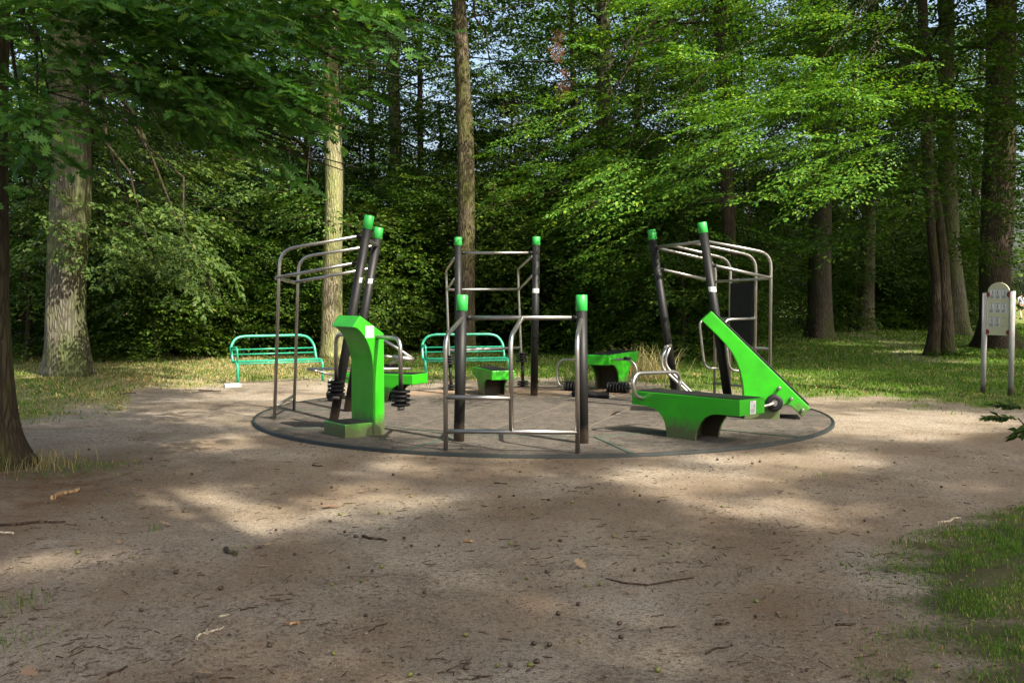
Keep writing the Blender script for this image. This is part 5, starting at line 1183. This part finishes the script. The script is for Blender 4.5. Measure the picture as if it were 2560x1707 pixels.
def sticks():
    rng = np.random.default_rng(31)
    S = [((128, 1248), (204, 1225), .020, 'stick', 'thick orange-brown stick lying by the root of the left edge oak'), ((0, 1312), (165, 1303), .011, 'twig', 'long grey stick lying flat among leaf litter at the left edge'), ((0, 1330), (34, 1331), .010, 'stickw', 'short bleached stick at the very left edge'),
         ((905, 1345), (966, 1355), .009, 'twig', 'dark curved stick left of centre in front of the low frame'), ((562, 1378), (590, 1390), .016, 'bark', 'stubby dark piece of branch on the earth at the left'), ((1160, 1355), (1186, 1357), .012, 'stick', 'short broken stick with a pale end near the middle'),
         ((488, 1605), (520, 1580), .006, 'stickw', 'pale forked splinter in the lower left, short prong'), ((515, 1590), (560, 1575), .006, 'stickw', 'pale splinter in the lower left, long prong'), ((545, 1548), (572, 1543), .006, 'stickw', 'tiny white splinter above the forked one'),
         ((715, 1566), (748, 1563), .010, 'stick', 'pinkish stick fragment in the lower left foreground'), ((600, 1360 + 170), (645, 1522), .004, 'twig', 'fine dark twig in the left foreground'), ((270, 1696), (320, 1674), .007, 'twig', 'bent dark twig at the bottom left'),
         ((2350, 1305), (2400, 1292), .009, 'stickw', 'pale stick lying in the lawn edge on the right'), ((1790, 1567), (1825, 1562), .008, 'twig', 'rusty stick in the right foreground'), ((1650, 1575), (1690, 1570), .006, 'twig', 'thin twig right of centre in the foreground'),
         ((920, 1580), (965, 1560), .004, 'twig', 'thin slanting twig in the lower middle'), ((2090, 1565), (2140, 1562), .007, 'twig', 'dark twig half on the lawn edge'), ((500, 975), (552, 978), .012, 'twig', 'dead branch on the earth left of the nearer park bench'), ((405, 945), (435, 947), .012, 'twig', 'dark branch piece on the dry grass'), ((300, 1115 - 130), (340, 983), .01, 'twig', 'grey branch piece below the big left oak'),
         ((1235, 1206), (1268, 1208), .006, 'twig', 'small dark twig in front of the low frame'), ((780, 1165), (805, 1167), .008, 'twig', 'short dark stick below the lifting machine'), ((1760, 1640), (1830, 1618), .005, 'twig', 'long thin twig in the lower right'), ((1180, 1700), (1230, 1690), .005, 'twig', 'thin twig at the bottom edge')]
    for (a, c, r, mt, lab) in S:
        p, q = G(*a), G(*c); o = (p + q) / 2; o[2] = float(hgt(o[0], o[1])) + r * .7; d = (q - p) * A(1, 1, 0); n = A(-d[1], d[0], 0); b = MB()
        k = 7; pts = [(-.5 + i / (k - 1)) * d + n * .06 * math.sin(i * 1.3 + r * 900) + A(0, 0, .002 * (i % 2)) for i in range(k)]
        b.sweep(pts, [r * (1.05 - .35 * i / (k - 1)) * (1 + .12 * (-1) ** i) for i in range(k)], 8); ob = b.build('stick', MT[mt]); ob.location = tuple(o); props(ob, lab, 'stick')
    # long root-like twig on the right of the centre
    P = [G(*p) for p in ((1515, 1449), (1560, 1461), (1620, 1464), (1665, 1458), (1700, 1450), (1735, 1448))]; b = MB(); c0 = P[0] * 1.0
    b.sweep([p - c0 + A(0, 0, .006 + .004 * (i % 2)) for i, p in enumerate(P)], [.006, .006, .005, .005, .004, .003], 8); ob = b.build('stick', MT['twig']); ob.location = tuple(c0); props(ob, 'long thin wavy twig lying right of the middle of the foreground', 'stick')
    # dead leaves
    L = [(835, 1262, .11), (852, 1258, .10), (815, 1266, .09), (695, 1153, .07), (432, 1130, .08), (340, 1247, .08), (236, 1218, .08), (200, 1361, .07), (432, 1315, .08), (680, 1358, .08), (300, 1365, .06), (1108, 1329, .06), (1300, 1363, .05), (1468, 1426, .08), (892, 1230, .06), (940, 1226, .06), (1575, 1490, .07), (100, 1697, .09), (540, 1690, .08), (980, 1500, .05), (1150, 1126, .07), (1268, 1125, .06), (700, 1078, .07), (1395, 1105, .05), (1940, 1310, .06), (2300, 1425, .06), (2180, 1435, .05), (1790, 1280, .06), (1975, 1335, .06), (1195, 1577, .05), (1260, 1600, .05), (530, 1495, .05), (640, 1420, .06), (760, 1200, .06), (1640, 1180, .05), (2120, 1540, .05)]
    first = None
    for i, (px, py, s) in enumerate(L):
        c = G(px, py); inside = math.hypot(c[0] - CX, c[1] - CY) < RD
        if first is None:
            Vv = [(x, y, .22 * abs(y) + .10 * x * x) for x, y, z in LEAF_O]; b = MB(); b.add(Vv, [tuple(_half), tuple(_oth[::-1])]); o = b.build('fallen_leaf', MT['deadleaf'], None, fixn=False); first = o
        else: o = first.copy(); COL.objects.link(o)
        o.location = (c[0], c[1], (ZP if inside else float(hgt(c[0], c[1]))) + .008); o.rotation_euler = (rng.normal() * .25, rng.normal() * .2, rng.uniform(0, 6.28)); o.scale = (s * 1.25, s * 1.25, s * 1.25)
        props(o, 'curled pale brown oak leaf lying on the ground of the clearing', 'leaf', 'fallen leaves in the clearing')
sticks()
# low sprig reaching in at the right edge
def edge_sprig():
    rng = np.random.default_rng(61); o = A(3.15, 5.6, 0); t = thing('edge_shrub', 'dark leafy sprig reaching into the picture at the right edge above the lawn', 'shrub', o, '_local'); b = MB()
    e = W(2545, 1045, 5.6) - o; b.sweep([A(0, 0, 0), A(.0, 0, .5), e * .8 + A(.1, 0, 0), e], [.012, .009, .006, .003], 6); b.build('stem', MT['twig'], t, fixn=False)
    pos = np.array([e, e + A(.06, .02, .05), e + A(.1, 0, -.04)]); fr = leaves_from(rng, T_BUSH, pos, np.array([2.9, 2.5, 3.4]), np.array([.1, .2, -.2]), np.zeros(3), np.array([.12, .12, .12]))
    fr = (fr[0], fr[1], fr[2], fr[3] * 1.4); leaf_object('leaves', fr, MT['darkleaf'], t)
edge_sprig()
n_ = sum(len(o.data.polygons) for o in bpy.data.objects if o.type == 'MESH'); print('polys', n_, 'unique', sum(len(m.polygons) for m in bpy.data.meshes))
